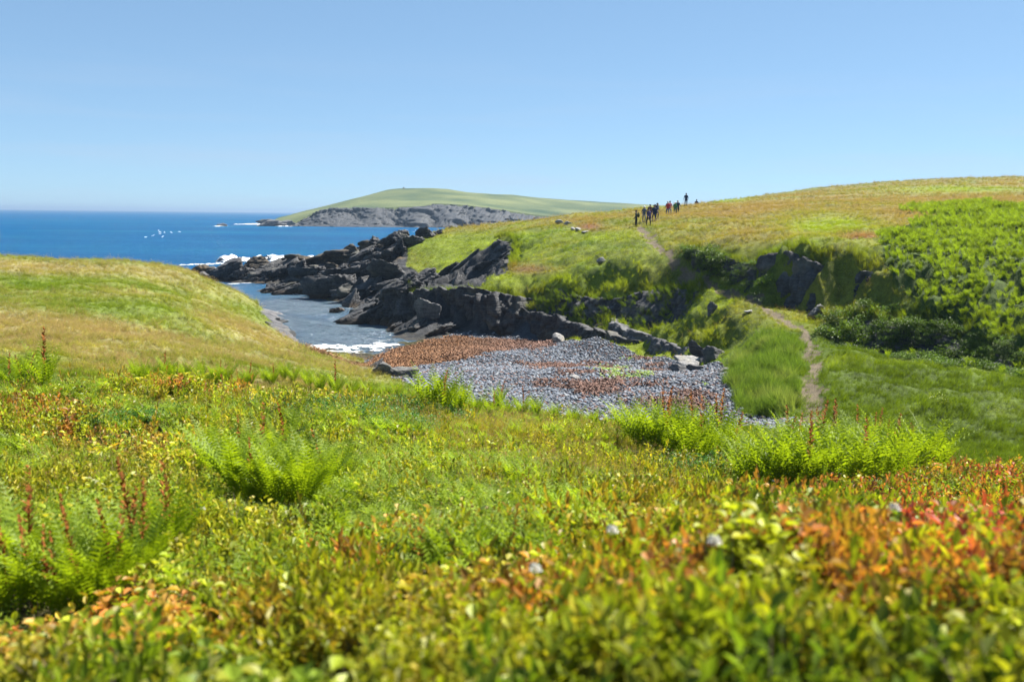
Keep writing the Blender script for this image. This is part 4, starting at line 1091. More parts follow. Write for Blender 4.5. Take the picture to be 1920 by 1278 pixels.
# shrubs in the shaded hollow
xb = polar_points(46, 66, lambda d: .24); Pb = surf_pts(xb); k = in_poly(Pb[:, 0]+1.6*n2(Pb[:, 0], Pb[:, 1], 3.0, 3, 19.0), Pb[:, 1]+1.8*n2(Pb[:, 0], Pb[:, 1], 3.0, 3, 59.0), BUSHZ) & (n2(Pb[:, 0], Pb[:, 1], 2.2, 3, 39.0) > -.2); Pb = Pb[k]
def wall_points(nm, n, thr, seed):
    c = [c for c in CLIFFS if c[0] == nm][0]; A_, B_ = [resample(np.array([at(*p) for p in q]), 200)[0] for q in (c[1], c[2])]
    u_ = RNG.uniform(size=(n, 1)); i_ = RNG.integers(0, 200, n); Q_ = A_[i_]*(1-u_)+B_[i_]*u_; Q_[:, :2] += RNG.normal(0, .25, (n, 2))+np.array((-.25, -.35))
    Q_[:, 2] = np.maximum(Q_[:, 2]-.2, height(Q_[:, 0], Q_[:, 1])-.1)
    return Q_[fbm(Q_/1.4+seed, 2) > thr]
Pb = np.concatenate([Pb, wall_points('ravine_wall', 700, -.2, 1.0), wall_points('shaded_bank', 1500, -.12, 2.0)])
Pw = wall_points('rock_band', 900, -.05, 3.0)
scatter('wall_turf', 'rush', Pw, RNG.uniform(.4, .8, len(Pw)), np.array((.10, .15, .014))[None]*RNG.uniform(.7, 1.3, (len(Pw), 1)), 'grass tufts clinging to the steep shaded wall', 'grass', lean=RNG.normal(-.5, .3, len(Pw)))
scatter('undergrowth', 'bush', Pb, RNG.uniform(.9, 2.3, len(Pb))*np.clip(.85+.6*n2(Pb[:, 0], Pb[:, 1], 1.8, 3, 49.0), .4, 1.4), np.array((.060, .105, .012))[None]*RNG.uniform(.6, 1.7, (len(Pb), 1)), 'leafy undergrowth in the shaded hollow below the fern slope', 'undergrowth')  # leaf tint darkened to stand in for the hollow's shade
# weeds in the meadow
xb = polar_points(30, 46, lambda d: .5, 34); Pb = surf_pts(xb); a_, b_ = proj(Pb[:, 0], Pb[:, 1], Pb[:, 2]); k = (blob(a_, b_, 1840, 735, 130, 45) > RNG.uniform(.3, 1, len(Pb))); Pb = Pb[k]
scatter('meadow_weeds', 'bush', Pb, RNG.uniform(1.0, 1.8, len(Pb)), np.array((.16, .20, .02))[None]*RNG.uniform(.8, 1.3, (len(Pb), 1)), 'bright leafy weeds in the meadow', 'weeds')
# --- ferns of the right hand slope
xf = polar_points(50, 92, lambda d: .34, 36); Pf = surf_pts(xf)
k = in_poly(Pf[:, 0], Pf[:, 1], FERNZ) & (n2(Pf[:, 0], Pf[:, 1], 2.4, 3, 91.0) > -.30); Pf = Pf[k]
xf2 = polar_points(50, 66, lambda d: 1.1, 36); Pf2 = surf_pts(xf2); Pf2 = Pf2[in_poly(Pf2[:, 0], Pf2[:, 1], BUSHZ)]
xf3 = polar_points(70, 110, lambda d: .5, 34); Pf3 = surf_pts(xf3); a_, b_ = proj(Pf3[:, 0], Pf3[:, 1], Pf3[:, 2]); Pf3 = Pf3[blob(a_, b_, 1780, 392, 110, 14) > .45]
Pf = np.concatenate([Pf, Pf2, Pf3])
px, py = proj(Pf[:, 0], Pf[:, 1], Pf[:, 2])
vis = (px < 1925) & (px > 1500) & (Pf[:, 1] < 64)
order = np.argsort(np.where(vis, Pf[:, 1], 1e6))
one, rest = Pf[order[:225]], Pf[order[225:]]
FFM = [rosette(120+k, .62, 8, 'fern_frond_far', np_=7, lm=.15, lean=.30).data for k in range(4)]
for k, q in enumerate(one):
    o = bpy.data.objects.new('fern', FFM[k % 4]); COL.objects.link(o); o.location = q - np.array((0, 0, .05)); s_ = RNG.uniform(.75, 1.25); o.scale = (s_,)*3
    o.rotation_euler = (RNG.normal(0, .12), RNG.normal(-.1, .12), RNG.uniform(0, 6.28))
    inb_ = in_poly(q[0:1], q[1:2], BUSHZ)[0]
    tag(o, 'fern growing among the shaded undergrowth below the fern slope' if inb_ else 'bright fern low on the crowded fern slope above the meadow', 'fern', 'ferns in the shaded undergrowth' if inb_ else 'ferns on the lower fern slope')
scatter('fern_slope', 'farfern', rest, RNG.uniform(.55, 1.35, len(rest)), np.array((.190, .270, .016))[None]*RNG.uniform(.6, 1.3, (len(rest), 1)), 'dense bright ferns covering the steep slope above the meadow', 'ferns', lean=RNG.normal(-.15, .15, len(rest)))

# ------------------------------------------------------------------ ferns of the near slope, each plant its own
FERNS = [
 ('fern with rust brown spore fronds in the clump rising from leafy heath', 'ferns rising from the heath', 4.0, 0.72,
  [(-40,1150,1),(25,1165,2),(75,1150,1),(120,1180,2),(170,1165,1),(215,1150,2),(270,1105,2),(320,1075,1),(60,1110,1),(150,1110,1),(240,1080,1)]),
 ('fern in the bushy clump amid low feathery plants', 'ferns amid the feathery plants', 6.5, 0.82,
  [(425,925,0),(470,950,1),(520,968,0),(570,965,0),(610,935,1),(490,905,1),(550,915,1),(600,900,0),(450,890,1),(530,880,1),(400,905,0),(445,940,0),(500,955,0),(545,950,0),(595,955,0),(640,925,0),(510,930,0)]),
 ('fern in the small clump against the pale headland grass', 'ferns on the brow before the headland', 14, 1.1,
  [(-10,735,1),(20,738,1),(50,735,2),(85,738,1)]),
 ('short fern in the row below the grassy headland', 'ferns in the low row on the brow', 14, 0.75,
  [(int(a), int(b), int(c)) for a, b, c in zip(np.linspace(250, 590, 24)+np.random.default_rng(4).uniform(-12, 12, 24), 722+np.random.default_rng(5).uniform(-8, 10, 24), np.random.default_rng(6).uniform(0, 1.25, 24))]),
 ('fern on the brow above the wave washed seaweed', 'ferns on the brow above the seaweed', 14, 1.0,
  [(600,742,0),(630,746,1),(660,748,0),(690,752,0),(720,754,0),(745,757,0),(770,760,0)]),
 ('tall fern in the group on the brow hiding the stream mouth', 'ferns on the brow above the stream', 13, 1.2,
  [(805,775,0),(830,782,1),(860,785,0),(890,788,0),(920,788,1),(950,786,0),(980,785,1),(845,765,0),(935,768,1),(1005,790,0)]),
 ('short fern at the edge of the brow above the pebbles', 'ferns on the brow above the pebbles', 13, 0.7,
  [(1040,796,0),(1075,802,0),(1110,808,0),(1150,818,0)]),
 ('fern in the clump overlooking the pebbles', 'ferns overlooking the pebbles', 11, 1.12,
  [(1195,842,0),(1225,855,0),(1255,862,1),(1285,868,0),(1315,870,1),(1345,872,0),(1370,874,1),(1240,838,1),(1300,845,1),(1350,850,2),(1210,848,0),(1270,855,0),(1330,860,0),(1180,832,0)]),
 ('tall yellow green fern in the big clump before the meadow', 'ferns in the big clump before the meadow', 10, 1.22,
  [(1405,925,0),(1440,930,0),(1475,930,0),(1510,926,1),(1545,922,0),(1580,918,0),(1615,914,1),(1650,910,0),(1685,906,0),(1715,902,0),(1745,900,0),(1420,895,0),(1460,890,1),(1500,885,1),(1540,880,2),(1585,876,0),(1630,872,1),(1670,870,3),(1705,872,2),(1735,880,0),(1480,860,1),(1560,858,2),(1390,905,0),(1425,915,0),(1460,912,0),(1495,908,0),(1530,905,0),(1565,900,0),(1600,897,0),(1640,893,0),(1675,890,0),(1720,888,0),(1755,895,0),(1600,855,1),(1645,852,1)]),
]
FPOS = np.array([hit(a, b, dm)[:2] for lb, gr, dm, h_, pts in FERNS for a, b, ns_ in pts])
FH = np.array([h_ for lb, gr, dm, h_, pts in FERNS for p in pts])
# --- near vegetation: leafy heath, low ferns, fine grass
LG = np.array((.270, .305, .020)); MG = np.array((.095, .165, .016)); YO = np.array((.29, .27, .022)); OR = np.array((.40, .165, .045)); RD = np.array((.42, .075, .055)); BR = np.array((.14, .075, .035)); BG = np.array((.09, .15, .045))
def heath_tint(P):
    px, py = proj(P[:, 0], P[:, 1], P[:, 2]); n = len(P)
    a, b, c = n2(P[:, 0], P[:, 1], .9, 3, 3.0), n2(P[:, 0], P[:, 1], .35, 3, 7.0), RNG.normal(0, 1, n)
    col = np.tile(LG, (n, 1))
    def mix(col, tgt, f): f = np.clip(f, 0, 1)[:, None]; return col*(1-f)+tgt[None]*f
    col = mix(col, MG, sstep(.0, .5, a+.3*c*.5)*.8)
    col = mix(col, YO, sstep(.1, .6, -a+.35*c)*.7)
    o_ = (blob(px, py, 1650, 960, 330, 55)+blob(px, py, 1200, 1150, 230, 90)+1.2*blob(px, py, 120, 1235, 360, 75)+.9*blob(px, py, 720, 1070, 120, 45)+.8*blob(px, py, 1430, 1130, 150, 80)+.9*blob(px, py, 150, 830, 200, 40, .2)+1.1*blob(px, py, 430, 735, 210, 22)+.5*blob(px, py, 1000, 1230, 260, 60)+.5*blob(px, py, 980, 1020, 160, 30)+.6*blob(px, py, 60, 770, 120, 22))
    col = mix(col, OR, np.clip(o_*1.05+.17, 0, 1)*sstep(-.25, .45, b+.5*c*.6))
    r_ = 1.3*blob(px, py, 1800, 1090, 190, 120)+.7*blob(px, py, 640, 1085, 60, 40)+blob(px, py, 1800, 895, 60, 16)+blob(px, py, 1890, 920, 50, 16)+.4*blob(px, py, 1500, 1200, 160, 60)
    col = mix(col, RD, np.clip(r_, 0, 1)*sstep(-.3, .35, b+.5*c*.6))
    col = mix(col, BR, sstep(.9, 1.6, c)*.6*np.clip(o_+.15, 0, 1))
    return col*1.1*(RNG.uniform(.7, 1.3, (n, 1))*(1+.35*np.clip(n2(P[:, 0], P[:, 1], .6, 2, 97.0), -1, 1))[:, None])
xy = polar_points(1.15, 24.5, lambda d: .040+.0052*d, 35)
P = surf_pts(xy); px, py = proj(P[:, 0], P[:, 1], P[:, 2]); d = np.hypot(P[:, 0], P[:, 1])
hole = n2(P[:, 0], P[:, 1], .5, 3, 13.0)
# share of each plant over the slope
fern_w = sstep(5, 8, d)*np.clip(.6+1.0*n2(P[:, 0], P[:, 1], 2.4, 3, 17.0), 0, 1)*(1-sstep(1050, 1250, px)*.85)
fern_w = np.clip(fern_w + .7*blob(px, py, 750, 930, 260, 60)*(d > 5), 0, .92)
gras_w = .75*sstep(5, 9, d)*np.clip(.0+.9*blob(px, py, 1120, 850, 260, 110)+.7*blob(px, py, 900, 800, 240, 50)+.6*blob(px, py, 250, 900, 260, 60)+.5*sstep(16, 22, d), 0, .95)
o_rust = np.clip(1.2*blob(px, py, 150, 830, 200, 40, .2)+1.3*blob(px, py, 430, 735, 210, 22), 0, 1)
fern_w *= 1-o_rust; gras_w *= 1-o_rust
u = RNG.uniform(size=len(P)); kind = np.where(u < gras_w, 2, np.where(RNG.uniform(size=len(P)) < fern_w*.85, 1, 0))
fd = np.full(len(P), 9.)
for q, h_ in zip(FPOS, FH): fd = np.minimum(fd, np.hypot(P[:, 0]-q[0], (P[:, 1]-q[1]+.12))/(.30*h_/.85))
keep = (fd > RNG.uniform(.7, 1.1, len(P))) & ~((hole < -.16) & (kind == 0)) & ~((kind == 1) & (RNG.uniform(size=len(P)) < .45))
P, kind, d, px, py = P[keep], kind[keep], d[keep], px[keep], py[keep]
k = kind == 0
pn = n2(P[k][:, 0], P[k][:, 1], .8, 2, 57.0)+RNG.normal(0, .12, k.sum()); rr_ = RNG.integers(0, 2, k.sum())
hidx = np.where(pn > .42, 2+rr_, np.where(pn > -.05, rr_, np.where(pn > -.28, 5+rr_, 4))); hidx = np.where(RNG.uniform(size=k.sum()) < .05, 7, hidx)
scatter('heath', 'sprig', P[k], RNG.uniform(.65, 1.4, k.sum())*(1.05+.035*np.clip(d[k]-4, 0, 30)), heath_tint(P[k]), 'low leafy heath turning orange and red on the knoll', 'heath', lean=RNG.normal(0, .25, k.sum()), idx=hidx)
k = kind == 1
ft = np.array((.215, .300, .022))[None]*(1-.4*np.clip(n2(P[k][:, 0], P[k][:, 1], 1.6, 3, 23.0), -1, 1))[:, None]*RNG.uniform(.75, 1.25, (k.sum(), 1))
scatter('low_ferns', 'lowfern', P[k], RNG.uniform(.7, 1.25, k.sum())*(.9+.008*np.clip(d[k]-6, 0, 30)), ft, 'low feathery green plants covering the slope below the heath', 'ground cover', lean=RNG.normal(.1, .22, k.sum()))
k = kind == 2
gt = np.array((.215, .235, .026))[None]*(1+.3*n2(P[k][:, 0], P[k][:, 1], 1.4, 3, 29.0))[:, None]*RNG.uniform(.75, 1.3, (k.sum(), 1))
pk = np.clip(.8*blob(px[k], py[k], 1150, 790, 240, 55)+.6*blob(px[k], py[k], 900, 790, 160, 40), 0, 1)[:, None]*.55
gt = gt*(1-pk)+np.array((.40, .25, .10))*pk
scatter('fine_grass', 'finegrass', P[k], RNG.uniform(.75, 1.3, k.sum())*(.85+.012*np.clip(d[k]-8, 0, 30)), gt, 'fine flowering grass on the slope below the heath', 'grass', lean=RNG.normal(.2, .18, k.sum()))
# broad leaved green herbs
xy = polar_points(8, 23, lambda d: .22, 34); P = surf_pts(xy); px, py = proj(P[:, 0], P[:, 1], P[:, 2])
k = np.clip(blob(px, py, 640, 770, 170, 34)+blob(px, py, 920, 770, 90, 26)+blob(px, py, 1320, 880, 120, 22)+.7*blob(px, py, 200, 800, 150, 26)+.6*blob(px, py, 760, 800, 100, 40), 0, 1) > RNG.uniform(.25, 1, len(P))
scatter('herbs', 'bush', P[k], RNG.uniform(.7, 1.2, k.sum()), np.array((.060, .150, .030))[None]*RNG.uniform(.75, 1.3, (k.sum(), 1)), 'broad leaved dark green herbs behind the brow', 'herbs')

# --- beach pebbles and seaweed
xy = polar_points(39, 96, lambda d: .075+.0005*d, 30); k = in_poly(xy[:, 0], xy[:, 1], BEACH); P = surf_pts(xy[k])
wa = weed_amount(P[:, 0], P[:, 1], P[:, 2]); k = (RNG.uniform(size=len(P)) > wa*.8) & (P[:, 2] > -.05) & (slope_of(P[:, 0], P[:, 1]) < .5); P = P[k]
n = len(P); u = RNG.uniform(size=(n, 1)); base = np.array((.108, .122, .146))[None]*(.45+1.4*u**1.5)
base = np.where(RNG.uniform(size=(n, 1)) < .10, np.array((.24, .25, .26))[None], base); base = np.where(RNG.uniform(size=(n, 1)) < .12, np.array((.13, .075, .06))[None], base)
a_, b_ = proj(P[:, 0], P[:, 1], P[:, 2])
alg = (blob(a_, b_, 1165, 705, 40, 8)+blob(a_, b_, 1145, 690, 40, 6)+.8*blob(a_, b_, 1210, 700, 20, 6)+.8*blob(a_, b_, 1178, 672, 16, 5)+.7*blob(a_, b_, 1320, 720, 10, 4)) > RNG.uniform(.25, 1.1, n)
base[alg] = np.array((.17, .24, .04))
s_ = .075+.15*RNG.uniform(size=n)**2.5
rot = np.column_stack([RNG.normal(0, .35, n), RNG.normal(0, .35, n), RNG.uniform(0, 6.28, n)])
P[:, 2] += .2*s_
scatter('pebbles', 'pebble', P, s_, base, 'blue grey beach pebbles', 'pebbles', rot=rot)
xy = polar_points(39, 96, lambda d: .26, 30); P = surf_pts(xy); wa = weed_amount(P[:, 0], P[:, 1], P[:, 2]); k = (wa*1.15 > RNG.uniform(.15, 1, len(P))) & (in_poly(P[:, 0], P[:, 1], BEACH) | in_poly(P[:, 0], P[:, 1], WEED)) & (P[:, 2] > -.25); P = P[k]
wx = sstep(3, -7, P[:, 0])[:, None]
kt = (np.array((.150, .084, .062))[None]*(1-wx)+np.array((.185, .092, .042))*wx)*RNG.uniform(.55, 1.5, (len(P), 1))
P[:, 2] = np.maximum(P[:, 2], .02)
scatter('seaweed', 'kelp', P, RNG.uniform(.8, 1.5, len(P)), kt, 'brown seaweed washed up over the beach', 'seaweed')
#@@PART4
fs_ = 0
for lb, gr, dm, h_, pts in FERNS:
    for (a, b, ns_) in pts:
        q = hit(a, b, dm); fs_ += 1
        h2 = h_*RNG.uniform(.9, 1.2)
        lab = lb.replace('fern ', 'fern ', 1)
        if 'spore' not in lb: lab = lb + (', with brown spore fronds' if ns_ else '')
        fern_plant(q[0], q[1], h2, 15, ns_, lab, gr, 900+fs_, z=q[2], light=dm > 9)

# ------------------------------------------------------------------ white flower heads and dead twigs in the heath
mat_plain('white_petal', (.80, .78, .72), .7, .2, 20, .1); mat_plain('flower_stem', (.10, .14, .03), .7, .2, 40, .2); mat_plain('dead_wood', (.26, .23, .20), .9, .1, 50, .35)
def flower_head_mesh():
    mb = MB(); r = np.random.default_rng(5)
    for k in range(60):
        a = r.uniform(0, 6.28); z_ = r.uniform(-.2, 1); q = math.sqrt(max(0, 1-z_*z_)); dd = np.array((math.cos(a)*q, math.sin(a)*q, z_))
        add_leaf(mb, dd*.006, dd, unit(np.cross(dd, (r.normal(), r.normal(), r.normal()))), .018*r.uniform(.8, 1.1), .008, .5, 0, .1, 0)
    return mb.build('flower_head', [MAT['white_petal']]).data
FHM = flower_head_mesh()
mb = MB(); P_ = stem_pts(.36, .03, .3, 5)
for a_ in (0, 1.57): add_stem(mb, P_, .0018, .0012, .5, 0, unit((math.cos(a_), math.sin(a_), 0)))
FSM = mb.build('stem', [MAT['flower_stem']]).data
FL = [(1445,945,3.2,'white flower head on the crest of the orange heath'),(1572,930,3.2,'second white flower head on the crest of the heath near the big ferns'),(1315,1225,1.6,'white flower head among green heath leaves beside yellow ones'),
      (1130,1170,1.6,'white flower head beside the dead twigs in the heath'),(985,1262,1.4,'white flower head low in the yellow green heath'),(1425,910,8,'small white flower head in front of the big fern clump'),(1655,1120,1.8,'white flower head by the red leaved heath'),(375,1040,3,'small white flower head beside the ferns rising from the heath')]
for a, b, dm, lb in FL:
    q = hit(a, b, dm); root = bpy.data.objects.new('white_flower', None); COL.objects.link(root); root.location = q; root.empty_display_size = .05
    tag(root, lb, 'flower', 'white flowers in the heath')
    o = bpy.data.objects.new('stem', FSM); COL.objects.link(o); o.parent = root
    o = bpy.data.objects.new('flower_head', FHM); COL.objects.link(o); o.parent = root; o.location = tuple(P_[-1]); o.scale = (1.15,)*3
def tube(mb, P, r0, r1, ns=5, mi=0, lv=.5):
    P = np.asarray(P, float); n = len(P); rad = np.linspace(r0, r1, n); st = len(mb.v)
    for i in range(n):
        d_ = unit(P[min(i+1, n-1)]-P[max(i-1, 0)]); s = unit(np.cross(d_, (.3, .2, 1))); u_ = np.cross(s, d_)
        for k in range(ns):
            a = 6.283*k/ns; mb.v.append(tuple(P[i]+(s*math.cos(a)+u_*math.sin(a))*rad[i])); mb.l.append(lv)
    for i in range(n-1):
        for k in range(ns):
            k2 = (k+1) % ns; mb.f.append((st+i*ns+k, st+i*ns+k2, st+(i+1)*ns+k2, st+(i+1)*ns+k)); mb.m.append(mi)
TW = [(1500,1090,2.0,'bare grey twig poking through the red and green heath'),(1120,1140,1.8,'dead grey twig in a gap of the heath'),(1135,1100,2.2,'forked dead twig above the orange heath leaves'),(60,1290,1.6,'dead twig at the foot of the rusty heath'),(470,985,5,'pale curved dry stalk in the middle fern clump')]
for i, (a, b, dm, lb) in enumerate(TW):
    q = hit(a, b, dm); r = np.random.default_rng(i); mb = MB(); L_ = .26 if i < 4 else .35
    A_ = np.array([(-.5*L_+L_*t, .02*math.sin(t*5+i), .12+(.10*math.sin(t*3.0) if i == 4 else .10*(1-t)+.02*math.sin(t*9))) for t in np.linspace(0, 1, 9)])
    tube(mb, A_, .004, .0018)
    for k in (2, 4, 6):
        e = A_[k]; tube(mb, np.array([e+np.array((.05*t, r.uniform(-.04, .04)*t, .06*t*r.uniform(.3, 1.2))) for t in np.linspace(0, 1, 4)]), .0022, .0010) if i < 4 else None
    o = mb.build('dead_twig', [MAT['dead_wood']], link=True); o.location = q; o.rotation_euler = (0, 0, r.uniform(-.6, .6)); tag(o, lb, 'twig')

# ------------------------------------------------------------------ gulls over the bay
mat_plain('gull_white', (.85, .86, .88), .6, .2, 5, .05)
def gull_mesh():
    mb = MB()
    xs = np.linspace(-.28, .30, 9); rd = [.01, .045, .075, .085, .08, .06, .05, .045, .008]
    tube_pts = np.stack([xs*0, xs, .0*xs], 1); st = len(mb.v)
    for p, r in zip(tube_pts, rd):
        for k in range(8):
            a = 6.283*k/8; mb.v.append((math.cos(a)*r, p[1], math.sin(a)*r*.9)); mb.l.append(.5)
    for i in range(8):
        for k in range(8):
            k2 = (k+1) % 8; mb.f.append((st+i*8+k, st+i*8+k2, st+(i+1)*8+k2, st+(i+1)*8+k)); mb.m.append(0)
    for sg in (-1, 1):
        le = [(0, .10, .03), (.30*sg, .17, .16), (.62*sg, .02, .10), (.80*sg, -.12, .05)]; te = [(0, -.10, .03), (.28*sg, -.04, .14), (.56*sg, -.12, .09), (.80*sg, -.14, .045)]
        mb.quadstrip([np.array(p) for p in le], [np.array(p) for p in te], .5, 0); mb.quadstrip([np.array(p)-np.array((0, 0, .018)) for p in te], [np.array(p)-np.array((0, 0, .018)) for p in le], .5, 0)
    mb.poly([(-.03, -.26, 0), (.03, -.26, 0), (.07, -.40, 0), (-.07, -.40, 0)]); mb.poly([(-.07, -.40, -.012), (.07, -.40, -.012), (.03, -.26, -.012), (-.03, -.26, -.012)])
    mb.poly([(-.012, .29, 0), (.012, .29, 0), (0, .36, -.01)])
    return mb.build('gull', [MAT['gull_white']]).data
GM = gull_mesh()
for i, (a, b, dd) in enumerate([(273,444.5,300),(287,441.5,290),(297.5,432,300),(299.5,435,300),(300.5,438,300),(308.5,435.5,310),(305,443.5,290),(321,435.5,310),(336.5,434.5,310)]):
    o = bpy.data.objects.new('gull', GM); COL.objects.link(o); o.location = at(a, b, dd); o.scale = (.6,)*3
    o.rotation_euler = (RNG.uniform(.2, .9), RNG.uniform(-.5, .5), RNG.uniform(-1.2, 1.2)); tag(o, 'white gull flying low over the blue bay', 'gull', 'gulls flying over the bay')

# ------------------------------------------------------------------ hikers on the hill
def cloth(name, c): return mat_plain(name, c, .85, .15, 25, .2)
cloth('skin', (.42, .26, .19)); cloth('shoe', (.035, .03, .028)); cloth('hair_dark', (.03, .022, .016)); cloth('hair_grey', (.35, .33, .31))
def person(px, py, d, hgt, yaw, top, leg, label, hat=None, shorts=False, stride=.15, arm=(.1, .1), bare_arm=False, lean=.04, sink=0.0):
    q = at(px, py, d); gz = hz(q[0], q[1])
    k = hgt/1.75
    J = {}; E = []; Rr = {}
    def j(n, p, r): J[n] = np.array(p, float); Rr[n] = r
    j('pel', (0, 0, .95), .15); j('belly', (0, -.01, 1.12), .145); j('chest', (0, -lean*.8, 1.32), .165); j('neck', (0, -lean, 1.50), .06); j('jaw', (0, -lean-.02, 1.575), .075); j('head', (0, -lean-.015, 1.665), .095); j('crown', (0, -lean, 1.73), .06); j('nose', (0, -lean-.125, 1.625), .014)
    E += [('pel', 'belly'), ('belly', 'chest'), ('chest', 'neck'), ('neck', 'jaw'), ('jaw', 'head'), ('head', 'crown'), ('jaw', 'nose')]
    for s, n in ((-1, 'l'), (1, 'r')):
        st = stride*s
        j('hip'+n, (.10*s, 0, .88), .105); j('knee'+n, (.11*s, -st*.75-.03, .50), .068); j('ank'+n, (.115*s, -st*.6+.05*abs(st), .09), .048); j('toe'+n, (.13*s, -st*.6-.17, .035), .036)
        E += [('pel', 'hip'+n), ('hip'+n, 'knee'+n), ('knee'+n, 'ank'+n), ('ank'+n, 'toe'+n)]
        a = arm[0 if s < 0 else 1]
        j('sho'+n, (.185*s, -lean, 1.43), .075); j('elb'+n, (.265*s, -lean+.05-a*.3, 1.15), .050); j('wri'+n, (.275*s, -lean-.06-a, .93+a*.35), .032); j('palm'+n, (.278*s, -lean-.085-a*1.15, .85+a*.4), .034)
        E += [('chest', 'sho'+n), ('sho'+n, 'elb'+n), ('elb'+n, 'wri'+n), ('wri'+n, 'palm'+n)]
        for f in range(5):
            o_ = (f-2)*.017; b = J['palm'+n]
            tipz = (-.075, -.09, -.095, -.085, -.05)[f]
            j('f%d%s' % (f, n), b+np.array((-.008*s, -.02+o_*1.1 if f < 4 else -.06, tipz)), .0085); E.append(('palm'+n, 'f%d%s' % (f, n)))
    names = list(J); ix = {n: i for i, n in enumerate(names)}
    me = bpy.data.meshes.new('person'); me.from_pydata([tuple(J[n]*k) for n in names], [(ix[a], ix[b]) for a, b in E], [])
    o = bpy.data.objects.new('person', me); COL.objects.link(o)
    md = o.modifiers.new('skin', 'SKIN'); md.use_smooth_shade = True
    for n in names:
        sv = me.skin_vertices[0].data[ix[n]]; r = Rr[n]*k; sv.radius = (r*(1.0 if n not in ('pel', 'belly', 'chest') else 1.12), r*(1.0 if n not in ('pel', 'belly', 'chest') else .78)); sv.use_root = (n == 'pel')
    sb = o.modifiers.new('sub', 'SUBSURF'); sb.levels = 1; sb.render_levels = 1
    dg = bpy.context.evaluated_depsgraph_get(); ev = o.evaluated_get(dg); m2 = bpy.data.meshes.new_from_object(ev)
    o.modifiers.clear(); o.data = m2; m2.name = 'person'
    m2.materials.clear()
    for mm in (MAT['skin'], MAT[top], MAT[leg], MAT['shoe']): m2.materials.append(mm)
    bones = [(a, b) for a, b in E]
    def kind(a, b):
        if a in ('neck', 'jaw', 'head'): return 0
        if a.startswith('wri') or a.startswith('palm'): return 0
        if a.startswith('elb') and bare_arm: return 0
        if a.startswith('ank'): return 3
        if a.startswith('knee') and shorts: return 0
        if a.startswith('hip') or a.startswith('knee') or b.startswith('hip'): return 2
        return 1
    cen = np.array([p.center[:] for p in m2.polygons])/k
    best = np.full(len(cen), 9.); mi = np.zeros(len(cen), np.int32)
    for a, b in bones:
        A, B = J[a], J[b]; t_ = np.clip(((cen-A) @ (B-A))/((B-A) @ (B-A)), 0, 1); dd = np.linalg.norm(cen-A-t_[:, None]*(B-A), axis=1)-(Rr[a]*(1-t_)+Rr[b]*t_)*.9
        c = dd < best; best[c] = dd[c]; mi[c] = kind(a, b)
    mi[(cen[:, 2] < .90) & (mi == 1) & (np.abs(cen[:, 0]) < .18)] = 2
    m2.polygons.foreach_set('material_index', mi); m2.polygons.foreach_set('use_smooth', [True]*len(mi))
    o.location = (q[0], q[1], gz-.03-sink); o.rotation_euler = (0, 0, yaw)
    tag(o, label, 'person', 'hikers on the hill path')
    # hair or cap
    bm = bmesh.new(); bmesh.ops.create_uvsphere(bm, u_segments=14, v_segments=9, radius=1)
    bmesh.ops.delete(bm, geom=[v for v in bm.verts if v.co.z < -.25 and v.co.y < .2], context='VERTS')
    hm = bpy.data.meshes.new('hair'); bm.to_mesh(hm); bm.free(); hm.materials.append(MAT[hat or 'hair_dark']); hm.polygons.foreach_set('use_smooth', [True]*len(hm.polygons))
    hr = bpy.data.objects.new('hair' if not hat or 'hair' in hat else 'cap', hm); COL.objects.link(hr); hr.parent = o
    hr.location = (0, (-lean+.01)*k, 1.675*k); hr.scale = (.108*k, .118*k, .105*k)
    return o
def backpack(o, mat, label, k=1.0):
    bm = bmesh.new(); bmesh.ops.create_cube(bm, size=1.0); bmesh.ops.bevel(bm, geom=bm.edges[:], offset=.22, segments=3, affect='EDGES')
    for v in bm.verts: v.co.x *= .32; v.co.y *= .22*(1-.3*v.co.z); v.co.z *= .50
    for sx_ in (-.09, .09):   # shoulder straps
        r = bmesh.ops.create_cube(bm, size=1.0)
        for v in r['verts']: v.co = Vector((v.co.x*.045+sx_, v.co.y*.34-.20, v.co.z*.02+.17+(.02 if v.co.y > 0 else 0)))
    me = bpy.data.meshes.new('backpack'); bm.to_mesh(me); bm.free(); me.materials.append(MAT[mat]); me.polygons.foreach_set('use_smooth', [True]*len(me.polygons))
    b = bpy.data.objects.new('backpack', me); COL.objects.link(b); b.scale = (k, k, k)
    off = Matrix.Rotation(o.rotation_euler.z, 3, 'Z') @ Vector((0, .215, 1.27))
    b.location = o.location + off*k; b.rotation_euler = o.rotation_euler; tag(b, label, 'backpack', 'backpacks worn by the hikers'); return b
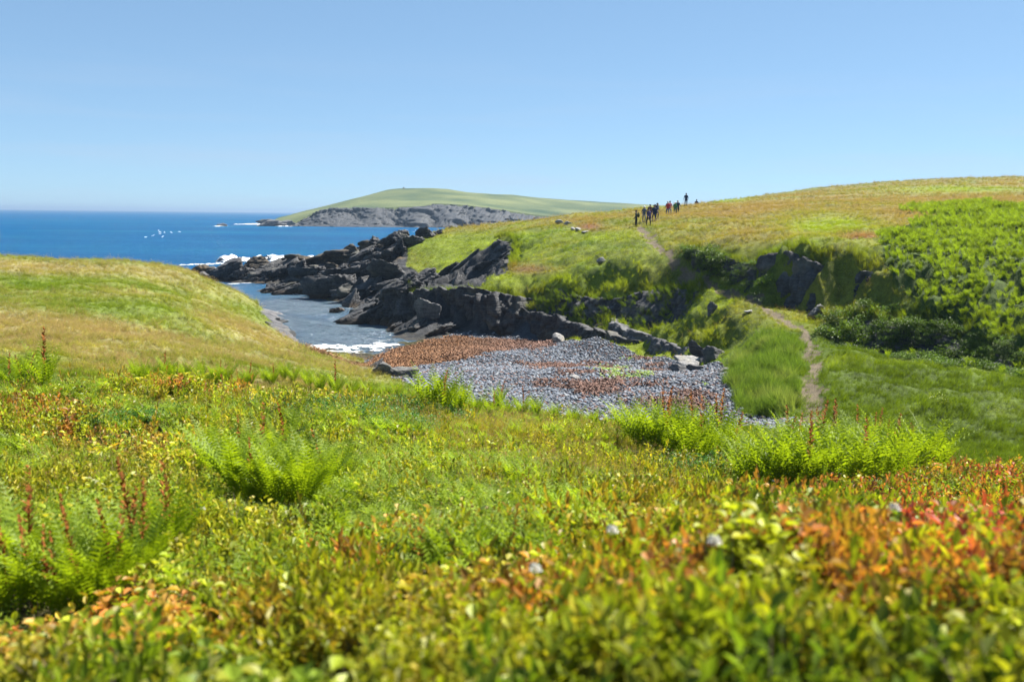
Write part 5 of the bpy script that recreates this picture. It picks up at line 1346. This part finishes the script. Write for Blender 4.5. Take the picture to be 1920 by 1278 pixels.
for nm, c in [('cloth_dark_green', (.030, .040, .026)), ('cloth_black', (.014, .015, .020)), ('cloth_slate', (.085, .10, .135)), ('cloth_grey', (.20, .21, .23)), ('cloth_purple', (.050, .040, .115)), ('cloth_maroon', (.085, .022, .040)), ('cloth_navy', (.016, .026, .062)),
              ('cloth_red', (.34, .040, .050)), ('cloth_denim', (.030, .085, .20)), ('cloth_pink', (.42, .16, .22)), ('cloth_green', (.045, .16, .055)), ('cloth_sage', (.10, .14, .105)), ('cloth_olive', (.055, .060, .022)), ('cloth_white', (.70, .70, .70)), ('cloth_brown', (.09, .045, .02))]: cloth(nm, c)
PI = math.pi
h1 = person(1193, 422, 102, 1.72, -PI/2-.3, 'cloth_dark_green', 'cloth_black', 'person standing in dark green top and black trousers with a backpack, apart from the others', hat='hair_dark', stride=.05)
backpack(h1, 'cloth_olive', 'olive backpack on the person standing apart')
person(1207.5, 415, 105, 1.70, .2, 'cloth_slate', 'cloth_grey', 'person in slate blue top and pale grey trousers wearing a white cap', hat='cloth_white', stride=.10)
person(1215.5, 422.5, 101, 1.80, .6, 'cloth_purple', 'cloth_black', 'person in purple blue top and black trousers walking at the front of the group', stride=.24, arm=(.15, .0))
person(1218.5, 413, 107, 1.64, -.3, 'cloth_maroon', 'cloth_black', 'person in maroon top half hidden behind the purple top', hat='hair_dark')
h5 = person(1226, 414, 104.5, 1.84, .3, 'cloth_navy', 'cloth_navy', 'tall person in navy top and shorts with bare legs', shorts=True, stride=.12)
h6 = person(1231.5, 412, 106, 1.66, .9, 'cloth_navy', 'cloth_navy', 'person in dark blue with a black backpack beside the tall one in shorts', stride=.1)
backpack(h6, 'cloth_black', 'black backpack on the person in dark blue')
person(1251.5, 405, 113, 1.70, .1, 'cloth_red', 'cloth_denim', 'person in red jacket and blue jeans walking down the hill', hat='hair_grey', stride=.16, arm=(.25, .1))
person(1255.5, 403.5, 115, 1.62, .2, 'cloth_pink', 'cloth_denim', 'person in pink top close behind the red jacket', hat='hair_dark')
person(1265.5, 400.5, 120, 1.50, .0, 'cloth_green', 'cloth_sage', 'short person in green jacket and sage trousers with a white cap', hat='cloth_white', stride=.06)
person(1270.5, 398, 121, 1.82, -.2, 'cloth_navy', 'cloth_black', 'person in navy jacket with arms out behind the green jacket', hat='hair_grey', stride=.14, arm=(.2, .2))
person(1286, 389.5, 137, 1.78, PI, 'cloth_navy', 'cloth_navy', 'tall person in long navy jacket higher up the hill', stride=.10)
person(1306, 385, 146, 1.70, PI, 'cloth_navy', 'cloth_black', 'person in navy seen from the waist up behind the hill crest', sink=.55)
